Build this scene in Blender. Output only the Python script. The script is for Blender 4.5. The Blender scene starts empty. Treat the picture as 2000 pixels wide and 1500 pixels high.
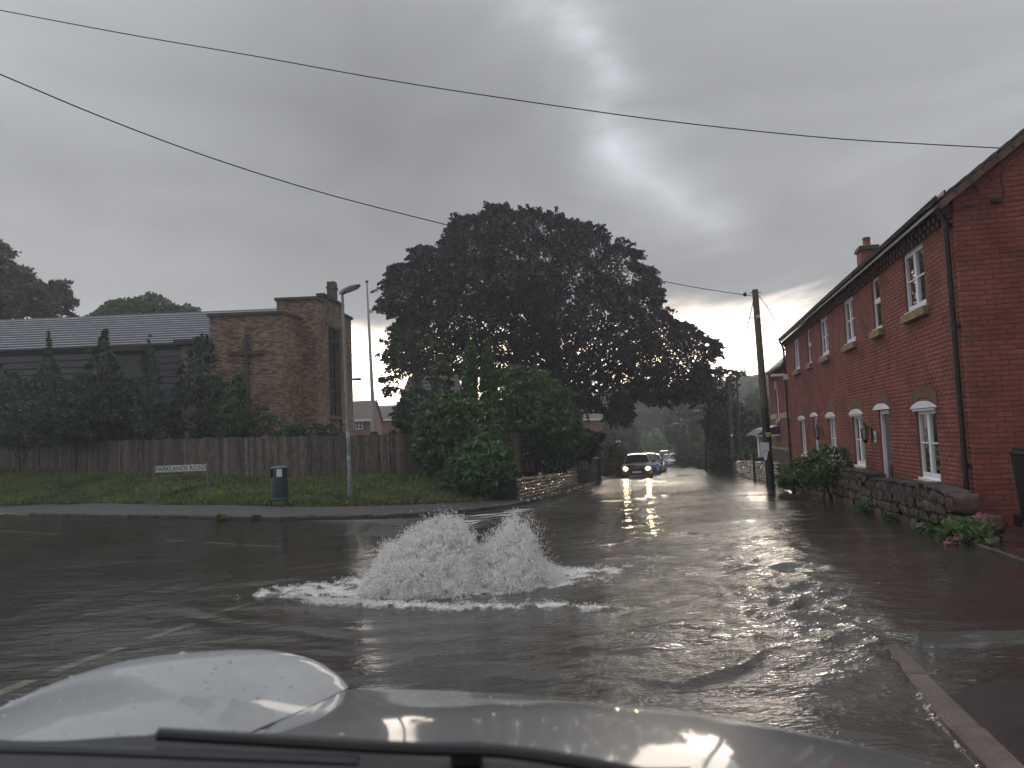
import bpy, math
import numpy as np
from mathutils import Matrix, Vector
rng = np.random.default_rng(7)
SC = bpy.context.scene
COL = SC.collection
# ------------------------------------------------------------------ camera
F = 1530.0; PITCH = math.radians(3.9); ROLL = .041; EYE = 1.65
_f = np.array([0, math.cos(PITCH), math.sin(PITCH)])
_r0 = np.array([1., 0, 0]); _u0 = np.array([0, -math.sin(PITCH), math.cos(PITCH)])
_r = math.cos(ROLL) * _r0 - math.sin(ROLL) * _u0
_u = math.sin(ROLL) * _r0 + math.cos(ROLL) * _u0
OC = np.array([0, 0, EYE])
cam_d = bpy.data.cameras.new('camera'); cam = bpy.data.objects.new('camera', cam_d); COL.objects.link(cam)
cam_d.sensor_width = 36; cam_d.lens = F / 2000 * 36; cam_d.clip_start = .05; cam_d.clip_end = 3000; cam_d.dof.use_dof = True; cam_d.dof.focus_distance = 14; cam_d.dof.aperture_fstop = 4.5
mw = Matrix.Identity(4)
for i, a in enumerate((_r, _u, -_f)):
    for j in range(3): mw[j][i] = a[j]
mw[0][3], mw[1][3], mw[2][3] = OC
cam.matrix_world = mw
SC.camera = cam
# ------------------------------------------------------------------ world
SUN_EL, SUN_AZ = math.radians(9), math.radians(7)
W = bpy.data.worlds.new('World'); SC.world = W; W.use_nodes = True
nt = W.node_tree; nt.nodes.clear()
def N(nt, t, **k):
    n = nt.nodes.new(t)
    for a, b in k.items():
        if a in n.inputs: n.inputs[a].default_value = b
        else: setattr(n, a, b)
    return n
def Mth(nt, op, a, b=None, c=None, clamp=False):
    n = nt.nodes.new('ShaderNodeMath'); n.operation = op; n.use_clamp = clamp
    for i, v in enumerate((a, b, c)):
        if v is None: continue
        if isinstance(v, (int, float)): n.inputs[i].default_value = v
        else: nt.links.new(v, n.inputs[i])
    return n.outputs[0]
def Mix(nt, fac, a, b, mode='MIX'):
    n = nt.nodes.new('ShaderNodeMix'); n.data_type = 'RGBA'; n.blend_type = mode
    for s, v in ((n.inputs[0], fac), (n.inputs[6], a), (n.inputs[7], b)):
        if isinstance(v, (int, float)): s.default_value = v
        elif isinstance(v, tuple): s.default_value = (*v, 1)
        else: nt.links.new(v, s)
    return n.outputs[2]
def Ramp(nt, fac, stops):
    n = nt.nodes.new('ShaderNodeValToRGB'); el = n.color_ramp.elements
    while len(el) < len(stops): el.new(.5)
    for e, (p, c) in zip(el, stops):
        e.position = p; e.color = (*c, 1) if isinstance(c, tuple) else (c, c, c, 1)
    nt.links.new(fac, n.inputs[0]); return n.outputs[0]
def SS(nt, x, a, b):
    n = nt.nodes.new('ShaderNodeMapRange'); n.interpolation_type = 'SMOOTHSTEP'
    nt.links.new(x, n.inputs[0]); n.inputs[1].default_value = a; n.inputs[2].default_value = b
    return n.outputs[0]
tc = N(nt, 'ShaderNodeTexCoord'); sep = N(nt, 'ShaderNodeSeparateXYZ'); nt.links.new(tc.outputs['Generated'], sep.inputs[0])
X, Y, Z = sep.outputs
zc = Mth(nt, 'MAXIMUM', Z, 0.0)
den = Mth(nt, 'ADD', zc, .16)
cmb = N(nt, 'ShaderNodeCombineXYZ')
nt.links.new(Mth(nt, 'DIVIDE', X, den), cmb.inputs[0]); nt.links.new(Mth(nt, 'DIVIDE', Y, den), cmb.inputs[1])
def wnoise(scale, det, off, dist=0., rough=.5):
    mp = N(nt, 'ShaderNodeMapping'); mp.inputs['Location'].default_value = off; nt.links.new(cmb.outputs[0], mp.inputs[0])
    n = N(nt, 'ShaderNodeTexNoise', Scale=scale, Detail=det, Roughness=rough, Distortion=dist); nt.links.new(mp.outputs[0], n.inputs[0])
    return n.outputs[0]
n1 = wnoise(.45, 5, (3.1, 1.7, 0), .3); n2 = wnoise(1.3, 6, (8, 2, 1), .6, .55)
base = Mth(nt, 'ADD', Mth(nt, 'MULTIPLY', n1, .55), Mth(nt, 'MULTIPLY', n2, .45))
cl = Ramp(nt, base, [(.30, .255), (.5, .345), (.68, .50)])
# lighter rift between two cloud banks, running down the sky ahead
warp = Mth(nt, 'MULTIPLY', Mth(nt, 'SUBTRACT', wnoise(1.5, 5, (1, 5, 2), .3), .5), .26)
ax = Mth(nt, 'DIVIDE', X, Mth(nt, 'MAXIMUM', Y, .05))
az_ = Mth(nt, 'DIVIDE', Z, Mth(nt, 'MAXIMUM', Y, .05))
line = Mth(nt, 'ADD', Mth(nt, 'SUBTRACT', ax, Mth(nt, 'MULTIPLY_ADD', az_, -.62, .42)), warp)
rift = Mth(nt, 'POWER', 2.718, Mth(nt, 'MULTIPLY', Mth(nt, 'POWER', Mth(nt, 'ABSOLUTE', Mth(nt, 'DIVIDE', line, .05)), 1.4), -1.))
rift = Mth(nt, 'MULTIPLY', rift, Mth(nt, 'MULTIPLY', SS(nt, az_, .12, .42), SS(nt, Y, .0, .4)))
rift = Mth(nt, 'MULTIPLY', rift, SS(nt, n2, .3, .7))
side = Ramp(nt, Mth(nt, 'MULTIPLY_ADD', X, .5, .5), [(.20, 1.0), (.42, .575), (.58, .60), (.78, .75)])
cl2 = Mix(nt, 1.0, cl, Mix(nt, 1., side, (1.42, 1.43, 1.45), 'MULTIPLY'), 'MULTIPLY')
cl3 = Mix(nt, rift, cl2, (.80, .81, .83), 'MIX')
tint = Mix(nt, 1.0, cl3, (.965, .99, 1.03), 'MULTIPLY')
# gap under the cloud deck near the horizon, where low sun lights thin haze
edge = Mth(nt, 'ADD', Z, Mth(nt, 'MULTIPLY', Mth(nt, 'SUBTRACT', n2, .5), .09))
gap = Mth(nt, 'SUBTRACT', 1.0, SS(nt, edge, .095, .165))
lowlift = Mth(nt, 'SUBTRACT', 1.0, SS(nt, Z, .10, .34))
tint = Mix(nt, Mth(nt, 'MULTIPLY', lowlift, .35), tint, (.46, .46, .46))
gaz = SS(nt, Y, -.2, .75)
zen = Mth(nt, 'MULTIPLY_ADD', SS(nt, Z, .30, 1.), 1.7, 1.)
tint = Mix(nt, 1., tint, zen, 'MULTIPLY')
sky = N(nt, 'ShaderNodeTexSky', sky_type='NISHITA', sun_disc=False, sun_elevation=SUN_EL, sun_rotation=SUN_AZ, air_density=1.5, dust_density=4.)
skyc = Mix(nt, 1.0, sky.outputs[0], (.03, .03, .03), 'MULTIPLY')
glow = Mix(nt, 1.0, skyc, (4.6, 4.1, 3.7), 'ADD')
fin = Mix(nt, Mth(nt, 'MULTIPLY', gap, gaz), tint, glow)
bg = N(nt, 'ShaderNodeBackground', Strength=1.0); nt.links.new(fin, bg.inputs[0])
out = N(nt, 'ShaderNodeOutputWorld'); nt.links.new(bg.outputs[0], out.inputs[0])
# low sun behind the gap, softened by cloud
sd = bpy.data.lights.new('sun', 'SUN'); sd.energy = .62; sd.angle = math.radians(25); sd.color = (1, .87, .72)
so = bpy.data.objects.new('sun', sd); COL.objects.link(so)
sdir = Vector((math.sin(SUN_AZ) * math.cos(SUN_EL), math.cos(SUN_AZ) * math.cos(SUN_EL), math.sin(SUN_EL)))
so.rotation_euler = sdir.to_track_quat('Z', 'Y').to_euler()
vs = SC.view_settings; vs.view_transform = 'Standard'; vs.look = 'None'; vs.gamma = 1; vs.exposure = 0.14; vs.use_curve_mapping = False
SC.render.engine = 'CYCLES'
SC.cycles.use_denoising = True; SC.cycles.max_bounces = 8; SC.cycles.diffuse_bounces = 4; SC.cycles.glossy_bounces = 4
SC.cycles.transparent_max_bounces = 12; SC.cycles.volume_bounces = 0; SC.cycles.sample_clamp_indirect = 6
SC.cycles.caustics_reflective = False; SC.cycles.caustics_refractive = False
# ------------------------------------------------------------------ geometry of the place
def ray(px, py): return _f + (px - 1000) / F * _r + (750 - py) / F * _u
def at(px, py, d):
    v = ray(px, py); return OC + v * d / v[1]
def gz(x, y):
    x = np.asarray(x, float); y = np.asarray(y, float)
    q = x + 4.2 - .208 * y; t = np.clip((q + 9) / 8, 0, 1); w = t * t * (3 - 2 * t)
    s = 1.5 * np.logaddexp(0, (np.minimum(y, 104) - 10) / 1.5)
    hill = np.clip(y - 118, 0, 200) * .085
    return -.03 * s * w + hill
def gnd(px, py, off=0.):
    v = ray(px, py); lo, hi = 1., 250.
    for _ in range(50):
        m = (lo + hi) / 2; P = OC + v * m
        if P[2] > gz(P[0], P[1]) + off: lo = m
        else: hi = m
    return P
def smooth(t): t = np.clip(t, 0, 1); return t * t * (3 - 2 * t)
# vectorised perlin noise
_perm = np.random.default_rng(3).permutation(256); _perm = np.concatenate([_perm, _perm])
_ga = np.random.default_rng(4).uniform(0, 2 * math.pi, 256); _gx, _gy = np.cos(_ga), np.sin(_ga)
def perlin(x, y):
    xi = np.floor(x).astype(int); yi = np.floor(y).astype(int); xf = x - xi; yf = y - yi
    u = xf ** 3 * (xf * (xf * 6 - 15) + 10); v = yf ** 3 * (yf * (yf * 6 - 15) + 10)
    def g(ix, iy, dx, dy):
        h = _perm[(_perm[ix & 255] + iy) & 255]; return _gx[h] * dx + _gy[h] * dy
    a = g(xi, yi, xf, yf); b = g(xi + 1, yi, xf - 1, yf); c = g(xi, yi + 1, xf, yf - 1); d = g(xi + 1, yi + 1, xf - 1, yf - 1)
    return (a + (b - a) * u + ((c + (d - c) * u) - (a + (b - a) * u)) * v) * 1.5
def fbm(x, y, o=4):
    s = 0; a = 1.
    for i in range(o): s = s + a * perlin(x * 2 ** i + 17.3 * i, y * 2 ** i - 9.1 * i); a *= .5
    return s
# ------------------------------------------------------------------ builders
WM = {}
def wmat(o): return WM.get(o.name, Matrix.Identity(4))
def link(o, parent=None, M4=None):
    COL.objects.link(o)
    if M4 is not None: o.matrix_basis = M4
    WM[o.name] = M4.copy() if M4 is not None else Matrix.Identity(4)
    if parent is not None:
        o.parent = parent; o.matrix_parent_inverse = wmat(parent).inverted()
    return o
def tag(o, label=None, cat=None, group=None, kind=None):
    if label: o['label'] = label
    if cat: o['category'] = cat
    if group: o['group'] = group
    if kind: o['kind'] = kind
    return o
def thing(name, loc, label, cat, group=None):
    o = bpy.data.objects.new(name, None); o.empty_display_size = .2
    link(o, None, Matrix.Translation(Vector([float(v) for v in loc])))
    return tag(o, label, cat, group)
def bigmesh(name, V, Q, mat, parent=None, sm=False, attrs=None, M4=None):
    """V (n,3), Q (m,k) constant face size"""
    me = bpy.data.meshes.new(name); V = np.asarray(V, np.float32); Q = np.asarray(Q, np.int32); k = Q.shape[1]
    me.vertices.add(len(V)); me.vertices.foreach_set('co', V.ravel())
    me.loops.add(Q.size); me.loops.foreach_set('vertex_index', Q.ravel())
    me.polygons.add(len(Q)); me.polygons.foreach_set('loop_start', np.arange(0, Q.size, k, dtype=np.int32))
    me.polygons.foreach_set('loop_total', np.full(len(Q), k, np.int32))
    if sm: me.polygons.foreach_set('use_smooth', np.ones(len(Q), bool))
    me.update(calc_edges=True)
    for n, v in (attrs or {}).items():
        a = me.attributes.new(n, 'FLOAT', 'POINT'); a.data.foreach_set('value', np.asarray(v, np.float32))
    me.materials.append(mat)
    return link(bpy.data.objects.new(name, me), parent, M4)
class MB:
    def __init__(s, O=(0, 0, 0), ex=(1, 0, 0), ey=(0, 1, 0), ez=(0, 0, 1)):
        s.V = []; s.F = []; s.fr(O, ex, ey, ez)
    def fr(s, O=(0, 0, 0), ex=(1, 0, 0), ey=(0, 1, 0), ez=(0, 0, 1)):
        s.O = np.array(O, float); s.A = np.array([ex, ey, ez], float); return s
    def pts(s, P): return s.O + np.asarray(P, float) @ s.A
    def add(s, P, Fs):
        b = len(s.V); s.V.extend(s.pts(P).tolist()); s.F.extend([[b + i for i in f] for f in Fs]); return s
    def box(s, x0, x1, y0, y1, z0, z1):
        P = [(x, y, z) for z in (z0, z1) for y in (y0, y1) for x in (x0, x1)]
        return s.add(P, [(0, 2, 3, 1), (4, 5, 7, 6), (0, 1, 5, 4), (2, 6, 7, 3), (0, 4, 6, 2), (1, 3, 7, 5)])
    def bbox(s, x0, x1, y0, y1, z0, z1, b=.01):
        """box with chamfered edges along all sides (24 verts)"""
        P = []; 
        for z, zi in ((z0, z0 + b), (z1, z1 - b)):
            for y, yi in ((y0, y0 + b), (y1, y1 - b)):
                for x, xi in ((x0, x0 + b), (x1, x1 - b)):
                    P += [(x, yi, zi), (xi, y, zi), (xi, yi, z)]
        c = lambda i, j, k, a: ((k * 2 + j) * 2 + i) * 3 + a
        Fs = []
        for a, (p, q) in enumerate(((1, 2), (0, 2), (0, 1))):
            for v in (0, 1):
                idx = []
                for (m, n) in ((0, 0), (1, 0), (1, 1), (0, 1)):
                    t = [0, 0, 0]; t[a] = v; t[p] = m; t[q] = n; idx.append(c(*t, a))
                Fs.append(idx)
        for a, (p, q) in enumerate(((1, 2), (0, 2), (0, 1))):
            for m in (0, 1):
                for n in (0, 1):
                    t0 = [0, 0, 0]; t0[p] = m; t0[q] = n; t1 = list(t0); t1[a] = 1
                    Fs.append([c(*t0, p), c(*t1, p), c(*t1, q), c(*t0, q)])
        for i in (0, 1):
            for j in (0, 1):
                for k in (0, 1): Fs.append([c(i, j, k, 0), c(i, j, k, 1), c(i, j, k, 2)])
        return s.add(P, Fs)
    def quad(s, a, b, c, d): return s.add([a, b, c, d], [(0, 1, 2, 3)])
    def prism(s, poly, y0, y1):
        """poly in (x,z), extruded along y"""
        n = len(poly); P = [(x, y0, z) for x, z in poly] + [(x, y1, z) for x, z in poly]
        return s.add(P, [list(range(n)), list(range(2 * n - 1, n - 1, -1))] + [(i, i + n, (i + 1) % n + n, (i + 1) % n) for i in range(n)])
    def tube(s, path, r, n=8, cap=True):
        P = np.asarray(path, float); m = len(P); R = np.full(m, r) if np.isscalar(r) else np.asarray(r, float)
        T = np.gradient(P, axis=0); T /= np.linalg.norm(T, axis=1)[:, None] + 1e-9
        ref = np.array([0, 0, 1.]) if abs(T[0][2]) < .9 else np.array([1., 0, 0]); vs = []
        for i in range(m):
            a = np.cross(T[i], ref); a /= np.linalg.norm(a) + 1e-9; b = np.cross(a, T[i]); ref = b
            for k in range(n):
                w = 2 * math.pi * k / n; vs.append(P[i] + R[i] * (math.cos(w) * a + math.sin(w) * b))
        Fs = [(i * n + k, i * n + (k + 1) % n, (i + 1) * n + (k + 1) % n, (i + 1) * n + k) for i in range(m - 1) for k in range(n)]
        if cap: Fs += [list(range(n))[::-1], list(range((m - 1) * n, m * n))]
        return s.add(vs, Fs)
    def lathe(s, prof, c=(0, 0, 0), n=16):
        vs = [(c[0] + r * math.cos(2 * math.pi * k / n), c[1] + r * math.sin(2 * math.pi * k / n), c[2] + z) for r, z in prof for k in range(n)]
        m = len(prof)
        return s.add(vs, [(i * n + k, i * n + (k + 1) % n, (i + 1) * n + (k + 1) % n, (i + 1) * n + k) for i in range(m - 1) for k in range(n)] + [list(range(n))[::-1], list(range((m - 1) * n, m * n))])
    def grid(s, P):
        P = np.asarray(P, float); a, b = P.shape[:2]
        return s.add(P.reshape(-1, 3), [(i * b + j, i * b + j + 1, (i + 1) * b + j + 1, (i + 1) * b + j) for i in range(a - 1) for j in range(b - 1)])
    def build(s, name, mat, parent=None, sm=False, M4=None):
        me = bpy.data.meshes.new(name); V = s.V
        if parent is None and M4 is None:
            A = np.array(V); c = [(A[:, 0].min() + A[:, 0].max()) / 2, (A[:, 1].min() + A[:, 1].max()) / 2, A[:, 2].min()]
            V = (A - c).tolist(); M4 = Matrix.Translation(c)
        me.from_pydata(V, [], s.F); me.update()
        if sm:
            me.polygons.foreach_set('use_smooth', np.ones(len(me.polygons), bool))
            try: me.set_sharp_from_angle(angle=math.radians(40))
            except Exception: pass
        me.materials.append(mat)
        return link(bpy.data.objects.new(name, me), parent, M4)
def frameM(O, ex, ey, ez=(0, 0, 1)):
    m = Matrix.Identity(4)
    for i, a in enumerate((ex, ey, ez)):
        for j in range(3): m[j][i] = float(a[j])
    for j in range(3): m[j][3] = float(O[j])
    return m
# ------------------------------------------------------------------ materials
MC = {}
def mat(name, col, rough=.6, metal=0., coat=0., var=.0, vscale=3., bump=0., bscale=40., island=0., emit=None, spec=.5, col2=None, trans=0., iorc=1.33, wet=None):
    if name in MC: return MC[name]
    m = bpy.data.materials.new(name); m.use_nodes = True; t = m.node_tree; b = t.nodes['Principled BSDF']
    b.inputs['Roughness'].default_value = rough; b.inputs['Metallic'].default_value = metal
    b.inputs['Coat Weight'].default_value = coat; b.inputs['Coat Roughness'].default_value = .06; b.inputs['Coat IOR'].default_value = iorc
    b.inputs['Specular IOR Level'].default_value = spec
    c = N(t, 'ShaderNodeRGB').outputs[0]; c.default_value = (*col, 1)
    g = N(t, 'ShaderNodeNewGeometry')
    if island:
        oi = N(t, 'ShaderNodeObjectInfo')
        r = Mth(t, 'FRACT', Mth(t, 'ADD', g.outputs['Random Per Island'], Mth(t, 'MULTIPLY', oi.outputs['Random'], 7.31)))
        c = Mix(t, 1., c, Ramp(t, r, [(0, 1 - island), (.5, 1.), (1, 1 + island)]), 'MULTIPLY')
        if col2: 
            r2 = Mth(t, 'FRACT', Mth(t, 'MULTIPLY', r, 13.7)); c = Mix(t, SS(t, r2, .62, 1.), c, col2)
    if var:
        n = N(t, 'ShaderNodeTexNoise', Scale=vscale, Detail=5., Roughness=.6); t.links.new(g.outputs['Position'], n.inputs[0])
        c = Mix(t, 1., c, Ramp(t, n.outputs[0], [(.3, 1 - var), (.5, 1.), (.72, 1 + var)]), 'MULTIPLY')
        if wet:
            rr = Ramp(t, n.outputs[0], [(.35, wet[0]), (.65, wet[1])]); t.links.new(rr, b.inputs['Roughness'])
    t.links.new(c, b.inputs['Base Color'])
    if bump:
        n = N(t, 'ShaderNodeTexNoise', Scale=bscale, Detail=4.); t.links.new(g.outputs['Position'], n.inputs[0])
        bp = N(t, 'ShaderNodeBump', Strength=bump, Distance=.02); t.links.new(n.outputs[0], bp.inputs['Height']); t.links.new(bp.outputs[0], b.inputs['Normal'])
    if emit:
        b.inputs['Emission Color'].default_value = (*emit[0], 1); b.inputs['Emission Strength'].default_value = emit[1]
    if trans:
        o = t.nodes['Material Output']; tr = N(t, 'ShaderNodeBsdfTranslucent'); t.links.new(c, tr.inputs[0])
        mx = N(t, 'ShaderNodeMixShader'); mx.inputs[0].default_value = trans
        t.links.new(b.outputs[0], mx.inputs[1]); t.links.new(tr.outputs[0], mx.inputs[2]); t.links.new(mx.outputs[0], o.inputs[0])
    MC[name] = m; return m
BRICK = mat('red_brick', (.245, .080, .058), .8, spec=.25, var=.36, vscale=1.3, bump=.25, bscale=60, island=.10, col2=(.19, .068, .052))
MORT = mat('red_mortar', (.155, .058, .046), .8, var=.2, vscale=5)
CBRICK = mat('buff_brick', (.285, .19, .122), .7, var=.32, vscale=.8, island=.45, col2=(.13, .075, .055))
CMORT = mat('church_mortar', (.085, .065, .052), .9, var=.25, vscale=2)
CSTONE = mat('church_stone', (.12, .09, .075), .8, var=.35, vscale=4, bump=.3)
COPE = mat('dark_coping', (.06, .055, .05), .7, var=.3)
WHITE = mat('white_upvc', (.86, .87, .89), .35)
SILL = mat('buff_sandstone_sill', (.27, .195, .10), .7, var=.3, vscale=6, bump=.2)
BLACK = mat('black_plastic', (.012, .012, .013), .35)
SLATE = mat('slate_roof', (.075, .07, .075), .45, var=.3, vscale=2, island=.25)
TILE = mat('brown_roof_tile', (.13, .07, .05), .6, var=.35, vscale=5, island=.3)
STONE = mat('red_sandstone', (.092, .060, .044), .7, spec=.3, var=.65, vscale=6, bump=.7, bscale=25, island=.3, col2=(.058, .056, .034))
STONEC = mat('sandstone_coping', (.062, .050, .044), .75, spec=.3, var=.65, vscale=9, bump=.8, bscale=25, island=.3)
CURTAIN = mat('curtain', (.035, .04, .034), .9)
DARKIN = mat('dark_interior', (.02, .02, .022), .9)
ASPH = mat('wet_asphalt', (.046, .046, .045), .45, coat=.3, var=.3, vscale=1.2, bump=.35, bscale=90, wet=(.2, .45))
PAVE = mat('wet_footway', (.050, .047, .050), .45, coat=.15, var=.28, vscale=1.5, bump=.4, bscale=80, wet=(.4, .65))
REDPAVE = mat('wet_red_tarmac', (.055, .034, .032), .3, coat=.7, var=.25, vscale=1.5, bump=.3, bscale=80, wet=(.15, .4))
KERB = mat('kerb_stone_wet', (.085, .07, .066), .75, spec=.15, coat=.0, var=.35, vscale=5, bump=.4, bscale=40, island=.2)
KERBR = mat('red_kerb_stone', (.125, .092, .078), .5, coat=.15, var=.35, vscale=5, bump=.4, bscale=40, island=.2)
LINE = mat('road_paint', (.74, .73, .68), .4, coat=.3, var=.25, vscale=12)
LINEY = mat('worn_road_paint', (.50, .46, .36), .5, var=.35, vscale=10)
SOIL = mat('soil', (.045, .038, .028), .8, var=.4, vscale=2)
GRASSG = mat('grass_ground', (.045, .068, .020), .8, var=.5, vscale=3, bump=.5)
GRASS = mat('grass_blades', (.125, .165, .040), .55, island=.45, var=.6, vscale=.7, trans=.3)
WEED = mat('weed_leaves', (.085, .15, .045), .5, island=.4, trans=.3)
WOOD = mat('weathered_board', (.072, .052, .043), .75, island=.5, var=.45, vscale=5, col2=(.15, .12, .105))
_t = WOOD.node_tree; _b = _t.nodes['Principled BSDF']; _mp = N(_t, 'ShaderNodeMapping'); _mp.inputs['Scale'].default_value = (1, 1, .06); _g = N(_t, 'ShaderNodeNewGeometry'); _t.links.new(_g.outputs['Position'], _mp.inputs[0])
_n = N(_t, 'ShaderNodeTexNoise', Scale=26., Detail=4., Roughness=.7); _t.links.new(_mp.outputs[0], _n.inputs[0]); _old = _b.inputs['Base Color'].links[0].from_socket
_t.links.new(Mix(_t, Ramp(_t, _n.outputs[0], [(.50, 0.), (.64, .75)]), _old, (.20, .165, .145)), _b.inputs['Base Color'])
GALV = mat('galvanised_steel', (.24, .26, .27), .45, metal=.5, var=.25, vscale=5)
POLEW = mat('pole_wood', (.10, .085, .05), .7, var=.35, vscale=6, bump=.3)
POLEB = mat('tarred_wood', (.014, .013, .013), .5)
BARK = mat('bark', (.03, .024, .02), .85, var=.3)
GLASSL = mat('window_glass', (.02, .022, .025), .05, spec=.6)
TERR = mat('terracotta', (.25, .09, .055), .7)
FROTH = None
def leafm(name, c, isl=.35, tr=.3): return mat(name, c, .5, island=isl, var=.3, vscale=.9, trans=tr)
L_BEECH = leafm('copper_beech_leaf', (.019, .0105, .013), .4, .25)
L_CON = leafm('conifer_leaf', (.072, .104, .056), .4)
L_SHRUB = leafm('shrub_leaf', (.085, .135, .040), .45)
L_FERN = leafm('fern_leaf', (.085, .165, .050), .4)
L_YEW = leafm('yew_leaf', (.018, .030, .016), .4)
L_FAR = leafm('far_tree_leaf', (.11, .145, .065), .35)
L_FARD = leafm('far_dark_leaf', (.055, .070, .036), .35)
L_YEL = leafm('yellow_green_leaf', (.12, .135, .04), .35)
L_MAP = leafm('maple_leaf', (.06, .085, .03), .4, .4)
# ------------------------------------------------------------------ brick field helper
def course_cuts(L, z0, z1, holes):
    segs = [(0., L)]
    for (a, b, c, d) in holes:
        if z1 > c + .002 and z0 < d - .002:
            ns = []
            for (p, q) in segs:
                if a > p: ns.append((p, min(q, a)))
                if b < q: ns.append((max(p, b), q))
            segs = [s for s in ns if s[1] - s[0] > .012]
    return segs
def bricklist(L, z0, z1, holes, ext=None, bl=.225, bh=.075, jt=.010, start=0.):
    out = []; k = 0; z = z0
    while z < z1 - .02:
        a0, a1 = (0., L) if ext is None else ext(z + bh / 2)
        for (p, q) in course_cuts(L, z, z + bh, holes):
            p = max(p, a0); q = min(q, a1)
            x = math.floor(p / bl) * bl - (bl / 2 if k % 2 else 0)
            while x < q:
                a = max(x + jt / 2, p); b = min(x + bl - jt / 2, q)
                if b - a > .02: out.append((a, b, z + jt / 2, min(z + bh - jt / 2, z1)))
                x += bl
        z += bh; k += 1
    return out
def brickmesh(bl, O, ex, en, depth=.0035, jit=.0015):
    """bricks as open boxes (front + four sides) on plane O,ex,z with outward normal en; numpy"""
    B = np.array(bl); n = len(B); O = np.array(O, float); ex = np.array(ex, float); en = np.array(en, float)
    d = depth + rng.uniform(-jit, jit, n)
    V = np.zeros((n, 8, 3))
    for i, (u, z) in enumerate(((0, 2), (1, 2), (1, 3), (0, 3))):
        ch = np.where([i in (0, 3)], .0025, -.0025)
        V[:, i] = O + B[:, [u]] * ex + np.array([0, 0, 1.]) * B[:, [z]]
        V[:, i + 4] = O + (B[:, [u]] + (.003 if u == 0 else -.003)) * ex + np.array([0, 0, 1.]) * (B[:, [z]] + (.003 if z == 2 else -.003)) + d[:, None] * en
    base = np.arange(n)[:, None, None] * 8
    Fq = np.array([(4, 5, 6, 7), (0, 1, 5, 4), (1, 2, 6, 5), (2, 3, 7, 6), (3, 0, 4, 7)])[None] + base
    return V.reshape(-1, 3), Fq.reshape(-1, 4)
def wallsheet(m, L, z0, z1, holes, y=0., top=None, eps=.0):
    """mortar sheet with openings, in frame coords (x along, y outward, z up)"""
    xs = sorted({0., L, *[h[0] for h in holes], *[h[1] for h in holes]}); zs = sorted({z0, z1, *[h[2] for h in holes], *[h[3] for h in holes]})
    for a, b in zip(xs, xs[1:]):
        for c, d in zip(zs, zs[1:]):
            cx, cz = (a + b) / 2, (c + d) / 2
            if any(h[0] < cx < h[1] and h[2] < cz < h[3] for h in holes): continue
            m.quad((a, y, c), (b, y, c), (b, y, d), (a, y, d))
# ------------------------------------------------------------------ foliage
def quads_from(C, s, rs, up=.0, asp=1.8):
    n = len(C)
    a = rs.normal(size=(n, 3)); a /= np.linalg.norm(a, axis=1)[:, None]
    b = rs.normal(size=(n, 3)); b[:, 2] += up; b -= a * (a * b).sum(1)[:, None]; b /= np.linalg.norm(b, axis=1)[:, None] + 1e-9
    s = s * rs.uniform(.6, 1.35, n)[:, None]
    V = np.stack([C - a * s * asp / 2, C + b * s / 2, C + a * s * asp / 2, C - b * s / 2], 1)
    return V.reshape(-1, 3), np.arange(n * 4).reshape(n, 4)
def inpoly(P, poly):
    x, z = P[:, 0], P[:, 1]; ins = np.zeros(len(P), bool); e = np.full(len(P), 1e9); n = len(poly)
    for i in range(n):
        (x1, z1), (x2, z2) = poly[i], poly[(i + 1) % n]
        c = ((z1 > z) != (z2 > z)) & (x < (x2 - x1) * (z - z1) / (z2 - z1 + 1e-12) + x1); ins ^= c
        dx, dz = x2 - x1, z2 - z1; t = np.clip(((x - x1) * dx + (z - z1) * dz) / (dx * dx + dz * dz + 1e-9), 0, 1)
        e = np.minimum(e, np.hypot(x - x1 - t * dx, z - z1 - t * dz))
    return ins, e
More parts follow.
